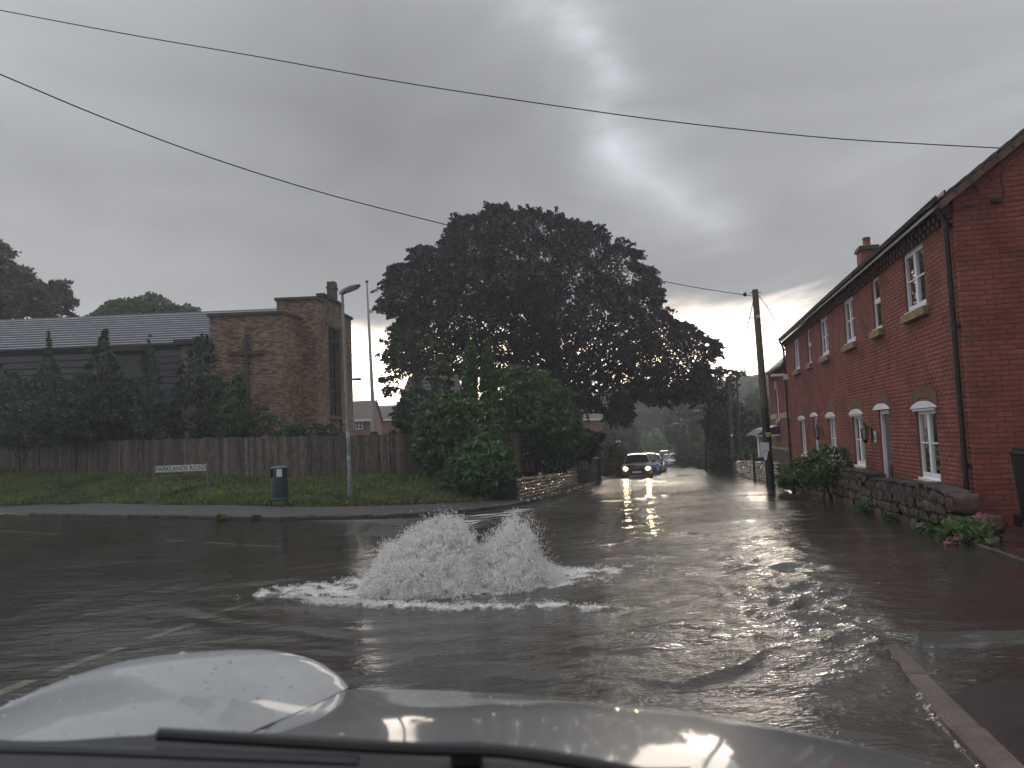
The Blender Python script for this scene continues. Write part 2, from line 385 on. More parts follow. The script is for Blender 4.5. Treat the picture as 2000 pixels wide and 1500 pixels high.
def crown(poly, d, thick, ncl, per, leaf, rc, rs, droop=0., flat=.7, up=0., asp=1.8, edge=.35, spray=.12):
    P3 = np.array([at(px, py, d) for px, py in poly]); pl = [(p[0], p[2]) for p in P3]
    lo = P3.min(0); hi = P3.max(0); pts = np.zeros((0, 2)); es = np.zeros(0)
    while len(pts) < ncl:
        c = np.c_[rs.uniform(lo[0], hi[0], ncl * 2), rs.uniform(lo[2], hi[2], ncl * 2)]
        ins, e = inpoly(c, pl)
        w = perlin(c[:, 0] * 1.1 / rc * .35 + 5, c[:, 1] * 1.1 / rc * .35) > -.42
        k = ins & (w | (e > rc * 2.2)); pts = np.r_[pts, c[k]]; es = np.r_[es, e[k]]
    pts = pts[:ncl]; es = es[:ncl]; em = es.max()
    ht = thick * np.sqrt(np.clip(es / em * 1.3, .03, 1))
    yy = np.sign(rs.uniform(-1, 1, ncl)) * rs.uniform(0, 1, ncl) ** .6 * ht
    s = (d + yy) / d                                  # keeps the outline's angular size as clumps sit nearer or farther
    cen = np.c_[pts[:, 0] * s, d + yy, (pts[:, 1] - EYE) * s + EYE]
    r = np.minimum(rc * rs.uniform(.5, 1.3, ncl), np.maximum(es * 1.2, rc * edge))
    ax = rs.normal(size=(ncl, 3)); ax[:, 2] *= .35; ax[:, 2] -= droop; ax /= np.linalg.norm(ax, axis=1)[:, None]
    g = rs.normal(size=(ncl, per, 3)) * np.array([.42, .42, .42 * flat]) 
    # twiggy sprays standing proud of the outline
    ne = int(ncl * spray); 
    if ne:
        seg = np.array(pl); nx = np.roll(seg, -1, 0); ln = np.linalg.norm(nx - seg, axis=1); j = rs.choice(len(seg), ne, p=ln / ln.sum()); tt = rs.uniform(size=(ne, 1)); b_ = seg[j] * (1 - tt) + nx[j] * tt; cc_ = seg.mean(0)
        od = (b_ - cc_); od /= np.linalg.norm(od, axis=1)[:, None]; dd_ = d + rs.normal(0, thick * .12, ne); off = rs.normal(-.15, .45, ne)[:, None] * rc; b_ = b_ + od * off; sc = (dd_ / d)
        k = rs.choice(ncl, ne, replace=ne > ncl); cen[k] = np.c_[b_[:, 0] * sc, dd_, (b_[:, 1] - EYE) * sc + EYE]; r[k] = rc * rs.uniform(.18, .55, ne); ax[k] = np.c_[od[:, 0], rs.normal(0, .3, ne), od[:, 1] * .6 - droop * .6]; ax[k] /= np.linalg.norm(ax[k], axis=1)[:, None]; g[k] *= .55; ax[k] *= 1.5
    al = rs.uniform(-1, 1, (ncl, per, 1))
    C = cen[:, None] + (g + al * ax[:, None] * .9) * r[:, None, None]
    C[..., 2] -= droop * (al[..., 0] ** 2) * r[:, None] * .5
    V, Q = quads_from(C.reshape(-1, 3), leaf, rs, up, asp)
    return V, Q, cen
def tree(name, label, cat, poly, d, thick, ncl, per, leaf, rc, m, base=None, tr=.15, limbs=6, group=None, droop=0., seed=0, up=0., asp=1.8, edge=.35, flat=.7, bz=None, spray=.12):
    rs = np.random.default_rng(1000 + seed); V, Q, cen = crown(poly, d, thick, ncl, per, leaf, rc, rs, droop, flat, up, asp, edge, spray)
    if base is None: bx = cen[:, 0].mean(); 
    else: bx = at(base, 800, d)[0]
    z0 = float(gz(bx, d)) - .1 if bz is None else bz
    o = thing(name, (bx, d, z0), label, cat, group)
    bigmesh('crown', V, Q, m, o)
    t = MB(); zt = cen[:, 2].mean() + .25 * (cen[:, 2].max() - cen[:, 2].mean())
    T = np.array([bx, d, z0]); top = np.array([cen[:, 0].mean(), d, zt])
    path = [T + (top - T) * k + np.array([math.sin(k * 5 + seed) * tr * .8, 0, 0]) for k in np.linspace(0, 1, 7)]
    t.tube(path, np.linspace(tr, tr * .35, 7), 8)
    idx = rs.choice(len(cen), min(limbs, len(cen)), replace=False)
    for i in idx:
        k = rs.uniform(.3, .95); a = T + (top - T) * k; b = cen[i]; mid = (a + b) / 2 + np.array([0, 0, .12 * np.linalg.norm(b - a)])
        t.tube([a, a * .5 + mid * .5 + [0, 0, .03], mid, mid * .5 + b * .5, b], np.linspace(tr * .38, tr * .06, 5), 5, False)
    t.build('trunk', BARK, o, True)
    return o
# ================================================================== SETTING
def sheet(name, xs, ys, zf, m, kind='structure', maskf=None):
    XX, YY = np.meshgrid(xs, ys); V = np.c_[XX.ravel(), YY.ravel(), zf(XX, YY).ravel()]
    a, b = XX.shape; i = np.arange(a - 1)[:, None] * b + np.arange(b - 1)[None]; Q = np.stack([i, i + 1, i + b + 1, i + b], -1).reshape(-1, 4)
    o = bigmesh(name, V, Q, m, None, True); return tag(o, kind=kind)
def terr(x, y): return gz(x, y) - .10 + .35 * smooth((-x - 14) / 10) * smooth((y - 24) / 10) * 0
sheet('ground', np.r_[-1500, -700, -300, np.linspace(-150, 150, 61), 300, 700, 1500], np.r_[-400, -150, -60, -20, -8, np.arange(0, 60, 3), np.arange(60, 340, 10), 500, 900, 1800], terr, SOIL)
# kerb lines
LK = np.array([(-34, 33), (-20, 26.5), (-16, 23.9), (-13.7, 22.2), (-11.7, 20.9), (-9, 19.55), (-6.2, 18.85), (-4.5, 19.2), (-2.1, 20.6), (-.9, 22.), (.0, 23.7), (1.8, 30.3), (4.0, 39.8), (6., 49.3), (11, 73.), (16.2, 98.), (19, 112)])
def resample(P, ds, lin=False):
    P = np.asarray(P, float)
    if not lin:
        Q = []
        for i in range(len(P) - 1):
            p0, p1, p2, p3 = P[max(i - 1, 0)], P[i], P[i + 1], P[min(i + 2, len(P) - 1)]
            for t in np.linspace(0, 1, 9)[:-1]:
                Q.append(.5 * ((2 * p1) + (-p0 + p2) * t + (2 * p0 - 5 * p1 + 4 * p2 - p3) * t * t + (-p0 + 3 * p1 - 3 * p2 + p3) * t ** 3))
        Q.append(P[-1]); P = np.array(Q)
    s = np.r_[0, np.cumsum(np.linalg.norm(np.diff(P, axis=0), axis=1))]; n = max(2, int(s[-1] / ds) + 1); u = np.linspace(0, s[-1], n)
    return np.c_[[np.interp(u, s, P[:, k]) for k in range(P.shape[1])]].T
lk = resample(LK, .92)
def normals(P):
    T = np.gradient(P, axis=0); T /= np.linalg.norm(T, axis=1)[:, None]; return T, np.c_[-T[:, 1], T[:, 0]]
lkT, lkN = normals(lk)          # lkN points away from the road (left / up the bank)
RK = lambda y: 1.3 + .208 * y
rk = np.array([(RK(y) + (.10 if y < 9 else 0) * 0, y) for y in np.arange(-4, 112, .98 * .915)])
# road: everything between the kerbs plus the side road on the left
def roadx(y): return np.interp(y, LK[6:, 1], LK[6:, 0])
ys = np.r_[np.arange(-8, 26, .5), np.arange(26, 116, 1.5)]
rows = []
for y in ys:
    xl = -46 if y < 18 else (-46 if y < 26.5 else None)
    if y <= 18.6: a = np.r_[-46, -30, np.linspace(-20, RK(y), 40)]
    else:
        a = np.r_[-46 if y < 27 else roadx(y), 0, np.zeros(40)]; x0 = roadx(y); a = np.linspace(x0 - .03, RK(y), 42)
    rows.append(np.c_[a, np.full(42, y), gz(a, y)])
rows = np.array(rows); V = rows.reshape(-1, 3); n_, b_ = len(ys), 42
i = np.arange(n_ - 1)[:, None] * b_ + np.arange(b_ - 1)[None]; Q = np.stack([i, i + 1, i + b_ + 1, i + b_], -1).reshape(-1, 4)
tag(bigmesh('road', V, Q, ASPH, None, True), kind='structure')
# mouth of the side road on the far left, behind x=-14 (lies under the kerb line)
SR = MB(); P = []
for k, p in enumerate(lk):
    if p[0] < -5.5: P.append([(p[0], p[1], float(gz(*p)) + .001), (p[0], 17.9, float(gz(p[0], 17.9)) - .004)])
SR.grid(np.array(P)); tag(SR.build('side_road', ASPH), kind='structure')
# kerb stones
def kerbs(line, Nn, Tn, name, m, hf, wid, side, ds, j0=0):
    root = bpy.data.objects.new(name, None); link(root, None, Matrix.Identity(4)); tag(root, kind='structure')
    for k in range(len(line) - 1):
        p = (line[k] + line[k + 1]) / 2; h = hf(p[0], p[1]); L = np.linalg.norm(line[k + 1] - line[k]); t = (line[k + 1] - line[k]) / L; nn = np.array([-t[1], t[0]]) * side
        z = float(gz(*p)); z2 = float(gz(*line[k + 1])); z1 = float(gz(*line[k])); sl = (z2 - z1) / L
        ex = np.array([t[0], t[1], sl]); ex /= np.linalg.norm(ex)
        b = MB().bbox(-L / 2 + .006, L / 2 - .006, 0, wid, -.2, h + rng.uniform(-.008, .008), .018)
        me_o = b.build('kerb_stone', m, root, False, frameM((p[0], p[1], z), ex, (nn[0], nn[1], 0)))
    return root
dropped = lambda x, y: .10 * float(smooth((x + 15.5) / 2.5)) + .004
kerbs(lk, 0, 0, 'left_kerb', KERB, lambda x, y: max(.012, dropped(x, y)), .14, 1, .92)
kerbs(rk, 0, 0, 'right_kerb', KERBR, lambda x, y: .105, .16, -1, .9)
# left footway and verge
def offline(w): return lk + lkN * w[:, None]
wf = np.where(lk[:, 1] > 26, 1.15, 2.5); wf = np.interp(np.arange(len(lk)), [0, *np.where((lk[:, 0] > -1.5))[0][[0, 5]], len(lk)], [2.6, 2.5, 1.15, 1.15])
IN = offline(np.full(len(lk), .13)); BK = offline(wf)
def ztop(P): return np.array([float(gz(*p)) + max(.006, dropped(*p) - .004) for p in P])
P = np.stack([np.c_[IN * (1 - t) + BK * t, ztop(IN) * (1 - t) + (ztop(BK) + .01) * t] for t in np.linspace(0, 1, 5)], 1)
FW = MB().grid(P); tag(FW.build('left_footway', PAVE, None, True), kind='structure')
# fence line
FL = np.array([(-27, 37.5, 1.25), (-22.3, 34.3, 1.14), (-15, 31., .80), (-8, 28, .46), (-4.6, 28.4, .46), (-2.4, 28.9, .30), (.3, 29.6, -.25)])
def fz(x): return np.interp(x, FL[:, 0], FL[:, 2])
def fy(x): return np.interp(x, FL[:, 0], FL[:, 1])
bx = np.linspace(-26, .4, 90)
sel = (BK[:, 0] > -28) & (BK[:, 1] < 27.5); BKs = BK[sel]; o_ = np.argsort(BKs[:, 0]); BKs = BKs[o_]
byk = np.interp(bx, BKs[:, 0], BKs[:, 1]); 
P = []
for x, y0 in zip(bx, byk):
    y1 = fy(x) + .15; col = []
    for t in np.linspace(0, 1, 16):
        y = y0 * (1 - t) + y1 * t; z = (float(gz(x, y0)) + max(.02, dropped(x, y0)) + .012) * (1 - smooth(t * 1.1)) + (fz(x)) * smooth(t * 1.1)
        z += .03 * float(perlin(np.array(x * 1.3), np.array(y * 1.3))) * min(1, t * 4); col.append((x, y, z))
    P.append(col)
VG = np.array(P); tag(MB().grid(VG).build('grass_verge', GRASSG, None, True), kind='structure')
# raised bank behind the fence so that trees and church stand on soil
gb = []
for x in np.linspace(-60, 3, 40):
    xx = max(-27, min(.3, x)); y0 = fy(xx) + .3
    gb.append([(x, y0 + (0 if x > -27 else (x + 27) * -.3), fz(xx) - .1 if x < .3 else float(gz(x, y0))), (x, y0 + 6 + (0 if x > -27 else (x + 27) * -.3), fz(xx) + .1 if x < -2 else float(gz(x, 36))), (x, 75, fz(xx) - .3 if x < -4 else float(gz(x, 75)) - .02), (x, 95, float(gz(x, 95)) - .04)])
tag(MB().grid(np.array(gb)).build('garden_ground', SOIL, None, True), kind='structure')
# right pavement, edging, forecourt
ys = np.r_[np.arange(-6, 30, .6), np.arange(30, 112, 2.)]
P = [[(RK(y) + .15 + t * (2.05 - (.0)), y, float(gz(RK(y), y)) + .094 + .03 * t) for t in np.linspace(0, 1, 8)] for y in ys]
tag(MB().grid(np.array(P)).build('right_pavement', mat('dark_wet_pavement', (.024, .018, .017), .45, spec=.3, coat=.12, var=.3, vscale=1.8, bump=.3, bscale=80, wet=(.35, .6)), None, True), kind='structure')
ED = MB(); root = bpy.data.objects.new('edging', None); link(root); tag(root, kind='structure')
for k in range(16):
    y = -5 + k * .97
    x = 3.52 + .208 * y + .0; 
    if y > 9.6: break
    t = np.array([.2036, .979]); z = float(gz(x, y)) + .125
    MB().bbox(-.48, .48, -.03, .03, -.1, .055, .008).build('edging_stone', KERB, root, False, frameM((x, y, z), (t[0], t[1], 0), (-t[1], t[0], 0)))
P = [[(3.56 + .208 * y + t * 12, y, float(gz(3.5, y)) + .13 + .01 * t) for t in np.linspace(0, 1, 5)] for y in np.linspace(-6, 31, 40)]
tag(MB().grid(np.array(P)).build('forecourt', REDPAVE, None, True), kind='structure')
# painted lines
def dash(name, a, b, w, m, label=None, px=True, lift=.005):
    A = gnd(*a) if px else a; B = gnd(*b) if px else b; t = (B - A)[:2]; L = np.linalg.norm(t); t /= L; n = np.array([-t[1], t[0]]); P = []
    for k in np.linspace(0, 1, 6):
        c = A[:2] + t * L * k; P.append([(c[0] - n[0] * w / 2, c[1] - n[1] * w / 2, float(gz(*c)) + lift), (c[0] + n[0] * w / 2, c[1] + n[1] * w / 2, float(gz(*c)) + lift)])
    o = MB().grid(np.array(P)).build(name, m, mark); return o
mark = bpy.data.objects.new('road_markings', None); link(mark); tag(mark, kind='structure')
for a, b in (((-70, 1383), (60, 1330)), ((105, 1312), (240, 1265)), ((285, 1250), (378, 1218)), ((415, 1200), (495, 1178)), ((520, 1168), (560, 1152))): dash('centre_dash', a, b, .11, LINEY)
gw = [((835 / 6.667 + 820), 1006), (926.5, 1012.3), (911, 1018.3), (1014.5, 996.2), (1002.5, 1000.3), (986.5, 1006.2), (969.5, 1012.8), (950.5, 1019.2), (929.5, 1026), (912, 1032.5)]
for (x, y) in gw:
    c = gnd(x, y); dvec = np.array([.66, .75, 0]) * .0 + np.array([1., .22, 0]) ; dvec /= np.linalg.norm(dvec)
    e = np.array([.52, .854, 0]); hw, hl = .15, .31
    P = [[(c[0] + dvec[0] * hl * s + e[0] * hw * q * 2, c[1] + dvec[1] * hl * s + e[1] * hw * q * 2, 0) for s in (-1, 1)] for q in (-1, 1)]
    P = [[(a, b, float(gz(a, b)) + .005) for a, b, _ in r] for r in P]
    MB().grid(np.array(P)).build('give_way_dash', LINE, mark)
for a, b in (((-40, 1034), (110, 1043)), ((318, 1055), (360, 1057)), ((402, 1060), (465, 1063.5)), ((475, 1065), (545, 1068)), ((670, 1074), (765, 1076))): dash('side_road_dash', a, b, .10, LINE)
# ------------------------------------------------------------------ flood water
NR, NC = 660, 540
yy = 1.2 * (112 / 1.2) ** (np.arange(NR) / (NR - 1)); vv = np.linspace(0, 1, NC)
YY = np.repeat(yy[:, None], NC, 1); xl = -np.minimum(1.0 * yy + 1.5, 40); xl = np.maximum(xl, -14.5 - .0 * yy); 
def leftlim(y): return np.where(y < 18.7, -17, np.interp(y, LK[6:, 1], LK[6:, 0]) - 0.02)
def leftlim(y): return np.where(y < 22, -17., -17 * (1 - smooth((y - 22) / 12)) + (np.interp(y, LK[6:, 1], LK[6:, 0]) - .5) * smooth((y - 22) / 12))
xl = np.maximum(-(1.0 * yy + 2.0), leftlim(yy)); xr = np.where(yy < 9.2, RK(yy) + 2.15, RK(yy) + 2.15) ; xr = np.minimum(xr, RK(yy) + 2.15)
XX = xl[:, None] + (xr - xl)[:, None] * vv[None]
SRC = np.array([-.65, 9.15])
dx = XX - SRC[0]; dy = YY - SRC[1]; R = np.hypot(dx, dy * 1.15) + 1e-6; TH = np.arctan2(dx, -dy)
sp = np.maximum(YY * .0070, (xr - xl)[:, None] / NC)           # grid spacing: wavelets finer than this fade out
def band(lam, val): return val * smooth((lam / sp - 2.2) / 3.)
wx = XX + .35 * fbm(XX * .6, YY * .6, 2); wy = YY + .30 * fbm(XX * .5 + 9, YY * .5, 2)
h = np.zeros_like(XX)
right = smooth((XX + 2.2 - .05 * YY) / 3.)                # flow towards the low right side is rougher than on the left
calm = .25 + .75 * right
near_src = np.exp(-((R - 2.3) / 2.2) ** 2)
amp = (.35 + .65 * smooth((YY - 1) / 4)) * calm
for lam, a, sx in ((1.6, .030, .22), (.8, .020, .26), (.42, .0105, .34), (.21, .0052, .45), (.105, .0028, .6), (.06, .0015, .75)):
    nz = perlin(wx / lam * sx + lam * 31, wy / lam + lam * 7)
    nz = (1 - 2 * np.abs(nz)) * .5 + nz * .5
    h += band(lam, a * amp * nz)
for lam, a in ((.55, .014), (.27, .009), (.13, .005)):      # rings running out from the burst
    nz = perlin(R / lam + .6 * fbm(XX, YY, 2), TH * 1.6 / (lam + .3) + 40)
    h += band(lam, a * nz * np.exp(-((R - 2.6) / 2.) ** 2))
# broken water where the flow meets the right-hand kerb
kd = XX - RK(YY)
turb = np.exp(-((kd + .25) / .75) ** 2) * smooth((YY - 4.2) / 1.2) * smooth((13.5 - YY) / 4.)
for lam, a in ((.5, .036), (.25, .026), (.12, .014), (.06, .006)):
    nz = 1 - 2 * np.abs(perlin(wx / lam * .8 + 3, wy / lam * .8)); h += band(lam, a * turb * nz)
# standing ridge in front of the burst
RG = np.array([gnd(px, py, .03)[:2] for px, py in ((555, 1176), (640, 1183), (700, 1186), (760, 1191), (830, 1194), (890, 1200), (950, 1199), (1010, 1204), (1080, 1202), (1150, 1207), (1200, 1206), (1245, 1200), (1275, 1190))])
rgy = np.interp(XX, RG[:, 0], RG[:, 1], left=99, right=99) + .05 * perlin(XX * 3.1, XX * 0 + 2) + .03 * perlin(XX * 9, XX * 0 + 5)
rd = YY - rgy; onr = (np.abs(rd) < 3)
ends = smooth((XX - RG[0, 0]) / .5) * smooth((RG[-1, 0] - XX) / .8)
h += (.045 * np.exp(-(rd / .07) ** 2) - .02 * smooth((rd + .05) / .2) * smooth((1.3 - rd) / .4)) * ends * onr
# other long wave fronts (crests) that cross the flow
for pts, a, wd in ((((1340, 1130), (1380, 1165), (1450, 1185), (1520, 1195)), .03, .09), (((1230, 1345), (1330, 1362), (1440, 1330), (1520, 1290)), .03, .07), (((1100, 1300), (1250, 1290), (1400, 1262), (1500, 1255)), .018, .09), (((1200, 1250), (1330, 1240), (1480, 1255)), .018, .08), (((900, 1310), (1050, 1330), (1200, 1325)), .018, .08), (((1130, 935), (1300, 944), (1400, 937)), .03, .35), (((1120, 985), (1260, 978), (1340, 965)), .03, .3), (((1180, 1075), (1340, 1050), (1440, 1060)), .022, .16), (((1590, 1330), (1700, 1325), (1830, 1290), (1960, 1262)), .012, .05), (((1420, 965), (1520, 960), (1600, 985)), .02, .25)):
    G_ = np.array([gnd(*p, .03)[:2] for p in pts]); G_ = G_[np.argsort(G_[:, 0])]
    cy = np.interp(XX, G_[:, 0], G_[:, 1]); e_ = smooth((XX - G_[0, 0] + .05) / .5) * smooth((G_[-1, 0] - XX + .05) / .5)
    h += 1.5 * a * np.exp(-((YY - cy + .04 * perlin(XX * 2.5, XX * 0)) / wd) ** 2) * e_
# level: film on the left, deeper to the right, drains off the pavement close to the camera
lvl = .028 + .045 * right + .065 * smooth((kd + 1.2) / 1.2) * smooth((YY - 4.3) / 1.3) - .045 * smooth((5.2 - YY) / 1.2) * smooth((kd + .8) / .8)
ridge_dome = .02 * np.exp(-(R / 1.2) ** 2)
ZZ = gz(XX, YY) + lvl + h + ridge_dome
ZZ = np.where(kd > .12, np.maximum(ZZ, gz(RK(YY), YY) + .094 + .03 * np.clip((kd - .15) / 2.05, 0, 1) + .004 + .002 * np.sin(XX * 3)) , ZZ)
film = gz(RK(YY), YY) + .094 + .03 * np.clip((kd - .15) / 2.05, 0, 1) + (-.03 + .035 * smooth((YY - 4.05 - .45 * kd + .15 * perlin(XX * 2.5, YY * 2.5)) / .55))
ZZ = np.where(kd > .0, np.where(YY < 5.6, film, np.maximum(ZZ, film)), ZZ)
bey = YY - np.interp(XX, LK[:, 0], LK[:, 1]) - .06
ZZ = np.where(bey > 0, gz(XX, YY) - .06, ZZ)
dry = smooth((bey + 5.0 + .8 * perlin(XX * .8, YY * .8)) / .9) * smooth((XX + 3.6) / 1.2) * smooth((3.2 - XX) / 1.5)
ZZ = ZZ - .12 * dry * (1 + 0 * XX)
# foam
foam = np.zeros_like(XX)
el = ((XX + .80) / 1.65) ** 2 + ((YY - 9.1) / (.85)) ** 2
fn = fbm(XX * 5, YY * 6, 5)
foam = np.maximum(foam, smooth((1.25 - el + 1.1 * fn) / 1.2))
foam = np.maximum(foam, smooth((1.05 - (((XX + 2.25) / .85) ** 2 + ((YY - 9.05) / .42) ** 2) + 1.5 * fn) / 1.2) * .8)
foam = np.maximum(foam, smooth((1. - (((XX - .6) / .7) ** 2 + ((YY - 9.25) / .22) ** 2) + 1.0 * fn) / .6) * .8)
rf = np.exp(-((rd - .03) / .10) ** 2) * ends * onr * smooth((.45 + .45 * smooth((.4 - XX) / 1.5) + fbm(XX * 6, YY * 7, 4)) / .7)
foam = np.maximum(foam, rf * 1.1)
tf = turb * smooth((fbm(XX * 4, YY * 6 + 3, 5) - .45) / .6) * .5
foam = np.maximum(foam, tf)
foam = np.clip(foam, 0, 1)
h2 = .02 * foam * (1 - 2 * np.abs(fbm(XX * 9, YY * 9, 3)))
ZZ = ZZ + np.where(YY < 12, h2, 0)
V = np.c_[XX.ravel(), YY.ravel(), ZZ.ravel()]
i = np.arange(NR - 1)[:, None] * NC + np.arange(NC - 1)[None]; Q = np.stack([i, i + 1, i + NC + 1, i + NC], -1).reshape(-1, 4)
murk = np.clip(.18 + .52 * right + .2 * near_src + .25 * turb - .35 * smooth(kd / .4), 0.12, .9)
def water_mat():
    m = bpy.data.materials.new('flood_water'); m.use_nodes = True; t = m.node_tree; t.nodes.clear()
    g = N(t, 'ShaderNodeNewGeometry'); fo = N(t, 'ShaderNodeAttribute', attribute_name='foam'); mu = N(t, 'ShaderNodeAttribute', attribute_name='murk'); ro = N(t, 'ShaderNodeAttribute', attribute_name='rough')
    def nz(scale, s3, det, rot=0.):
        mp = N(t, 'ShaderNodeMapping'); mp.inputs['Scale'].default_value = s3; mp.inputs['Rotation'].default_value = (0, 0, rot); t.links.new(g.outputs['Position'], mp.inputs[0])
        n = N(t, 'ShaderNodeTexNoise', Scale=scale, Detail=det, Roughness=.55, Distortion=.4); t.links.new(mp.outputs[0], n.inputs[0]); return n.outputs[0]
    hh = Mth(t, 'ADD', Mth(t, 'MULTIPLY', nz(2.4, (.45, 1, 1), 5., .1), 1.), Mth(t, 'MULTIPLY', nz(9, (.5, 1, 1), 4., -.12), .65))
    hh = Mth(t, 'ADD', hh, Mth(t, 'MULTIPLY', nz(34, (.7, 1, 1), 2.), .16))
    bp = N(t, 'ShaderNodeBump', Distance=.045); t.links.new(hh, bp.inputs['Height']); t.links.new(Mth(t, 'MULTIPLY_ADD', ro.outputs['Fac'], .85, .10), bp.inputs['Strength'])
    fr = N(t, 'ShaderNodeFresnel', IOR=1.34); t.links.new(bp.outputs[0], fr.inputs['Normal'])
    gl = N(t, 'ShaderNodeBsdfGlossy', Roughness=.055); t.links.new(bp.outputs[0], gl.inputs['Normal']); gl.inputs[0].default_value = (1, 1, 1, 1)
    tr = N(t, 'ShaderNodeBsdfTransparent'); tr.inputs[0].default_value = (.86, .84, .80, 1)
    df = N(t, 'ShaderNodeBsdfDiffuse'); df.inputs[0].default_value = (.088, .077, .065, 1); t.links.new(bp.outputs[0], df.inputs['Normal'])
    m1 = N(t, 'ShaderNodeMixShader'); t.links.new(mu.outputs['Fac'], m1.inputs[0]); t.links.new(tr.outputs[0], m1.inputs[1]); t.links.new(df.outputs[0], m1.inputs[2])
    m2 = N(t, 'ShaderNodeMixShader'); t.links.new(fr.outputs[0], m2.inputs[0]); t.links.new(m1.outputs[0], m2.inputs[1]); t.links.new(gl.outputs[0], m2.inputs[2])
    fd = N(t, 'ShaderNodeBsdfDiffuse'); fd.inputs[0].default_value = (.82, .80, .78, 1)
    m3 = N(t, 'ShaderNodeMixShader')
    fn_ = Mth(t, 'MULTIPLY', fo.outputs['Fac'], SS(t, Mth(t, 'ADD', nz(22, (.8, 1, 1), 4.), Mth(t, 'MULTIPLY', fo.outputs['Fac'], .5)), .5, .85))
    t.links.new(fn_, m3.inputs[0]); t.links.new(m2.outputs[0], m3.inputs[1]); t.links.new(fd.outputs[0], m3.inputs[2])
    o = N(t, 'ShaderNodeOutputMaterial'); t.links.new(m3.outputs[0], o.inputs[0]); return m
rgh = np.clip((calm + .35 * right) * (.45 + .55 * smooth((YY - 2) / 5)) * (1 - .55 * smooth((kd - .1) / .5)) * (.75 + .6 * fbm(XX * .35, YY * .25, 2)), .10, 1.5)
tag(bigmesh('flood_water', V, Q, water_mat(), None, True, {'foam': foam.ravel(), 'murk': murk.ravel(), 'rough': rgh.ravel()}), kind='structure')
# ------------------------------------------------------------------ the burst
FRM = bpy.data.materials.new('white_water'); FRM.use_nodes = True; t = FRM.node_tree; b = t.nodes['Principled BSDF']
b.inputs['Base Color'].default_value = (.98, .965, .95, 1); b.inputs['Roughness'].default_value = .35; b.inputs['Specular IOR Level'].default_value = .4
tl = N(t, 'ShaderNodeBsdfTranslucent'); tl.inputs[0].default_value = (.93, .91, .89, 1); mx = N(t, 'ShaderNodeMixShader'); mx.inputs[0].default_value = .6
t.links.new(b.outputs[0], mx.inputs[1]); t.links.new(tl.outputs[0], mx.inputs[2]); t.links.new(mx.outputs[0], t.nodes['Material Output'].inputs[0])
YB = 9.15
CORE = FRM.copy(); t = FRM.node_tree; tp = N(t, 'ShaderNodeBsdfTransparent'); m9 = N(t, 'ShaderNodeMixShader'); m9.inputs[0].default_value = .30; t.links.new(mx.outputs[0], m9.inputs[1]); t.links.new(tp.outputs[0], m9.inputs[2]); t.links.new(m9.outputs[0], t.nodes['Material Output'].inputs[0]); CORE.name = 'churned_water'; t = CORE.node_tree; g = N(t, 'ShaderNodeNewGeometry'); mp = N(t, 'ShaderNodeMapping'); mp.inputs['Scale'].default_value = (1, 1, .7); t.links.new(g.outputs['Position'], mp.inputs[0]); nn_ = N(t, 'ShaderNodeTexNoise', Scale=11., Detail=6., Roughness=.65, Distortion=1.2); t.links.new(mp.outputs[0], nn_.inputs[0])
big = N(t, 'ShaderNodeTexNoise', Scale=2.2, Detail=2.); t.links.new(g.outputs['Position'], big.inputs[0])
cc_ = Ramp(t, Mth(t, 'MULTIPLY_ADD', big.outputs[0], .45, Mth(t, 'MULTIPLY', nn_.outputs[0], .6)), [(.28, (.40, .40, .38)), (.40, (.80, .78, .76)), (.48, (.98, .965, .95))])
t.links.new(cc_, t.nodes['Principled BSDF'].inputs['Base Color']); bb = N(t, 'ShaderNodeBump', Strength=.7, Distance=.03); t.links.new(nn_.outputs[0], bb.inputs['Height']); t.links.new(bb.outputs[0], t.nodes['Principled BSDF'].inputs['Normal'])
def pxw(px, py, d=YB): return at(px, py, d)
prof = [(700, 1146, 0), (730, 1120, 0), (741, 1082, 0), (752, 1066, 0), (768, 1064, 0), (792, 1046, 0), (812, 1030, 0), (835, 1020, 0), (858, 1014, 0), (875, 1008, 0), (893, 1014, 0), (908, 1026, 0), (921, 1044, 0), (930, 1070, 0), (944, 1072, 0), (955, 1054, 0), (972, 1036, 0), (990, 1018, 0), (1008, 1010, 0), (1024, 1014, 0), (1036, 1030, 0), (1044, 1062, 0), (1056, 1088, 0), (1080, 1112, 0), (1100, 1128, 0)]
PX = np.array([pxw(a, b_) for a, b_, _ in prof])
zb = float(gz(-.6, YB)) + .05
def ptop(x): return np.interp(x, PX[:, 0], PX[:, 2])
burst = thing('water_burst', (-.65, YB, 0.), 'tall double-humped burst of white water erupting from the flooded road', 'water burst')
# core surface
nu, nv = 260, 150
us = np.linspace(PX[0, 0], PX[-1, 0], nu); vsn = np.linspace(-1, 1, nv)
U, Vv = np.meshgrid(us, vsn); Hh = np.maximum(ptop(U) - zb, .01)
dep = .38 + .68 * np.sqrt(Hh)
prf = np.clip(1 - np.abs(Vv) ** 1.7, 0, 1) ** .85
yb = YB + Vv * dep
n3 = fbm(U * 6 + .5 * Vv, yb * 6, 5); n4 = 1 - 2 * np.abs(fbm(U * 9 + 3, (yb + prf * Hh) * 9, 4))
zz = zb + prf * Hh * (.84 + .15 * n3) + .03 * n4 * np.minimum(1, Hh * 3) - .03
yb = yb + .06 * (1 - 2 * np.abs(perlin(U * 6, zz * 7))) + .03 * perlin(U * 17, zz * 15) + .025 * perlin(U * 37, zz * 33); Ux = U + .05 * perlin(yb * 8 + 5, zz * 11) + .03 * perlin(yb * 20, zz * 24)
V = np.c_[Ux.ravel(), yb.ravel(), zz.ravel()]; i = np.arange(nv - 1)[:, None] * nu + np.arange(nu - 1)[None]; Q = np.stack([i, i + 1, i + nu + 1, i + nu], -1).reshape(-1, 4)
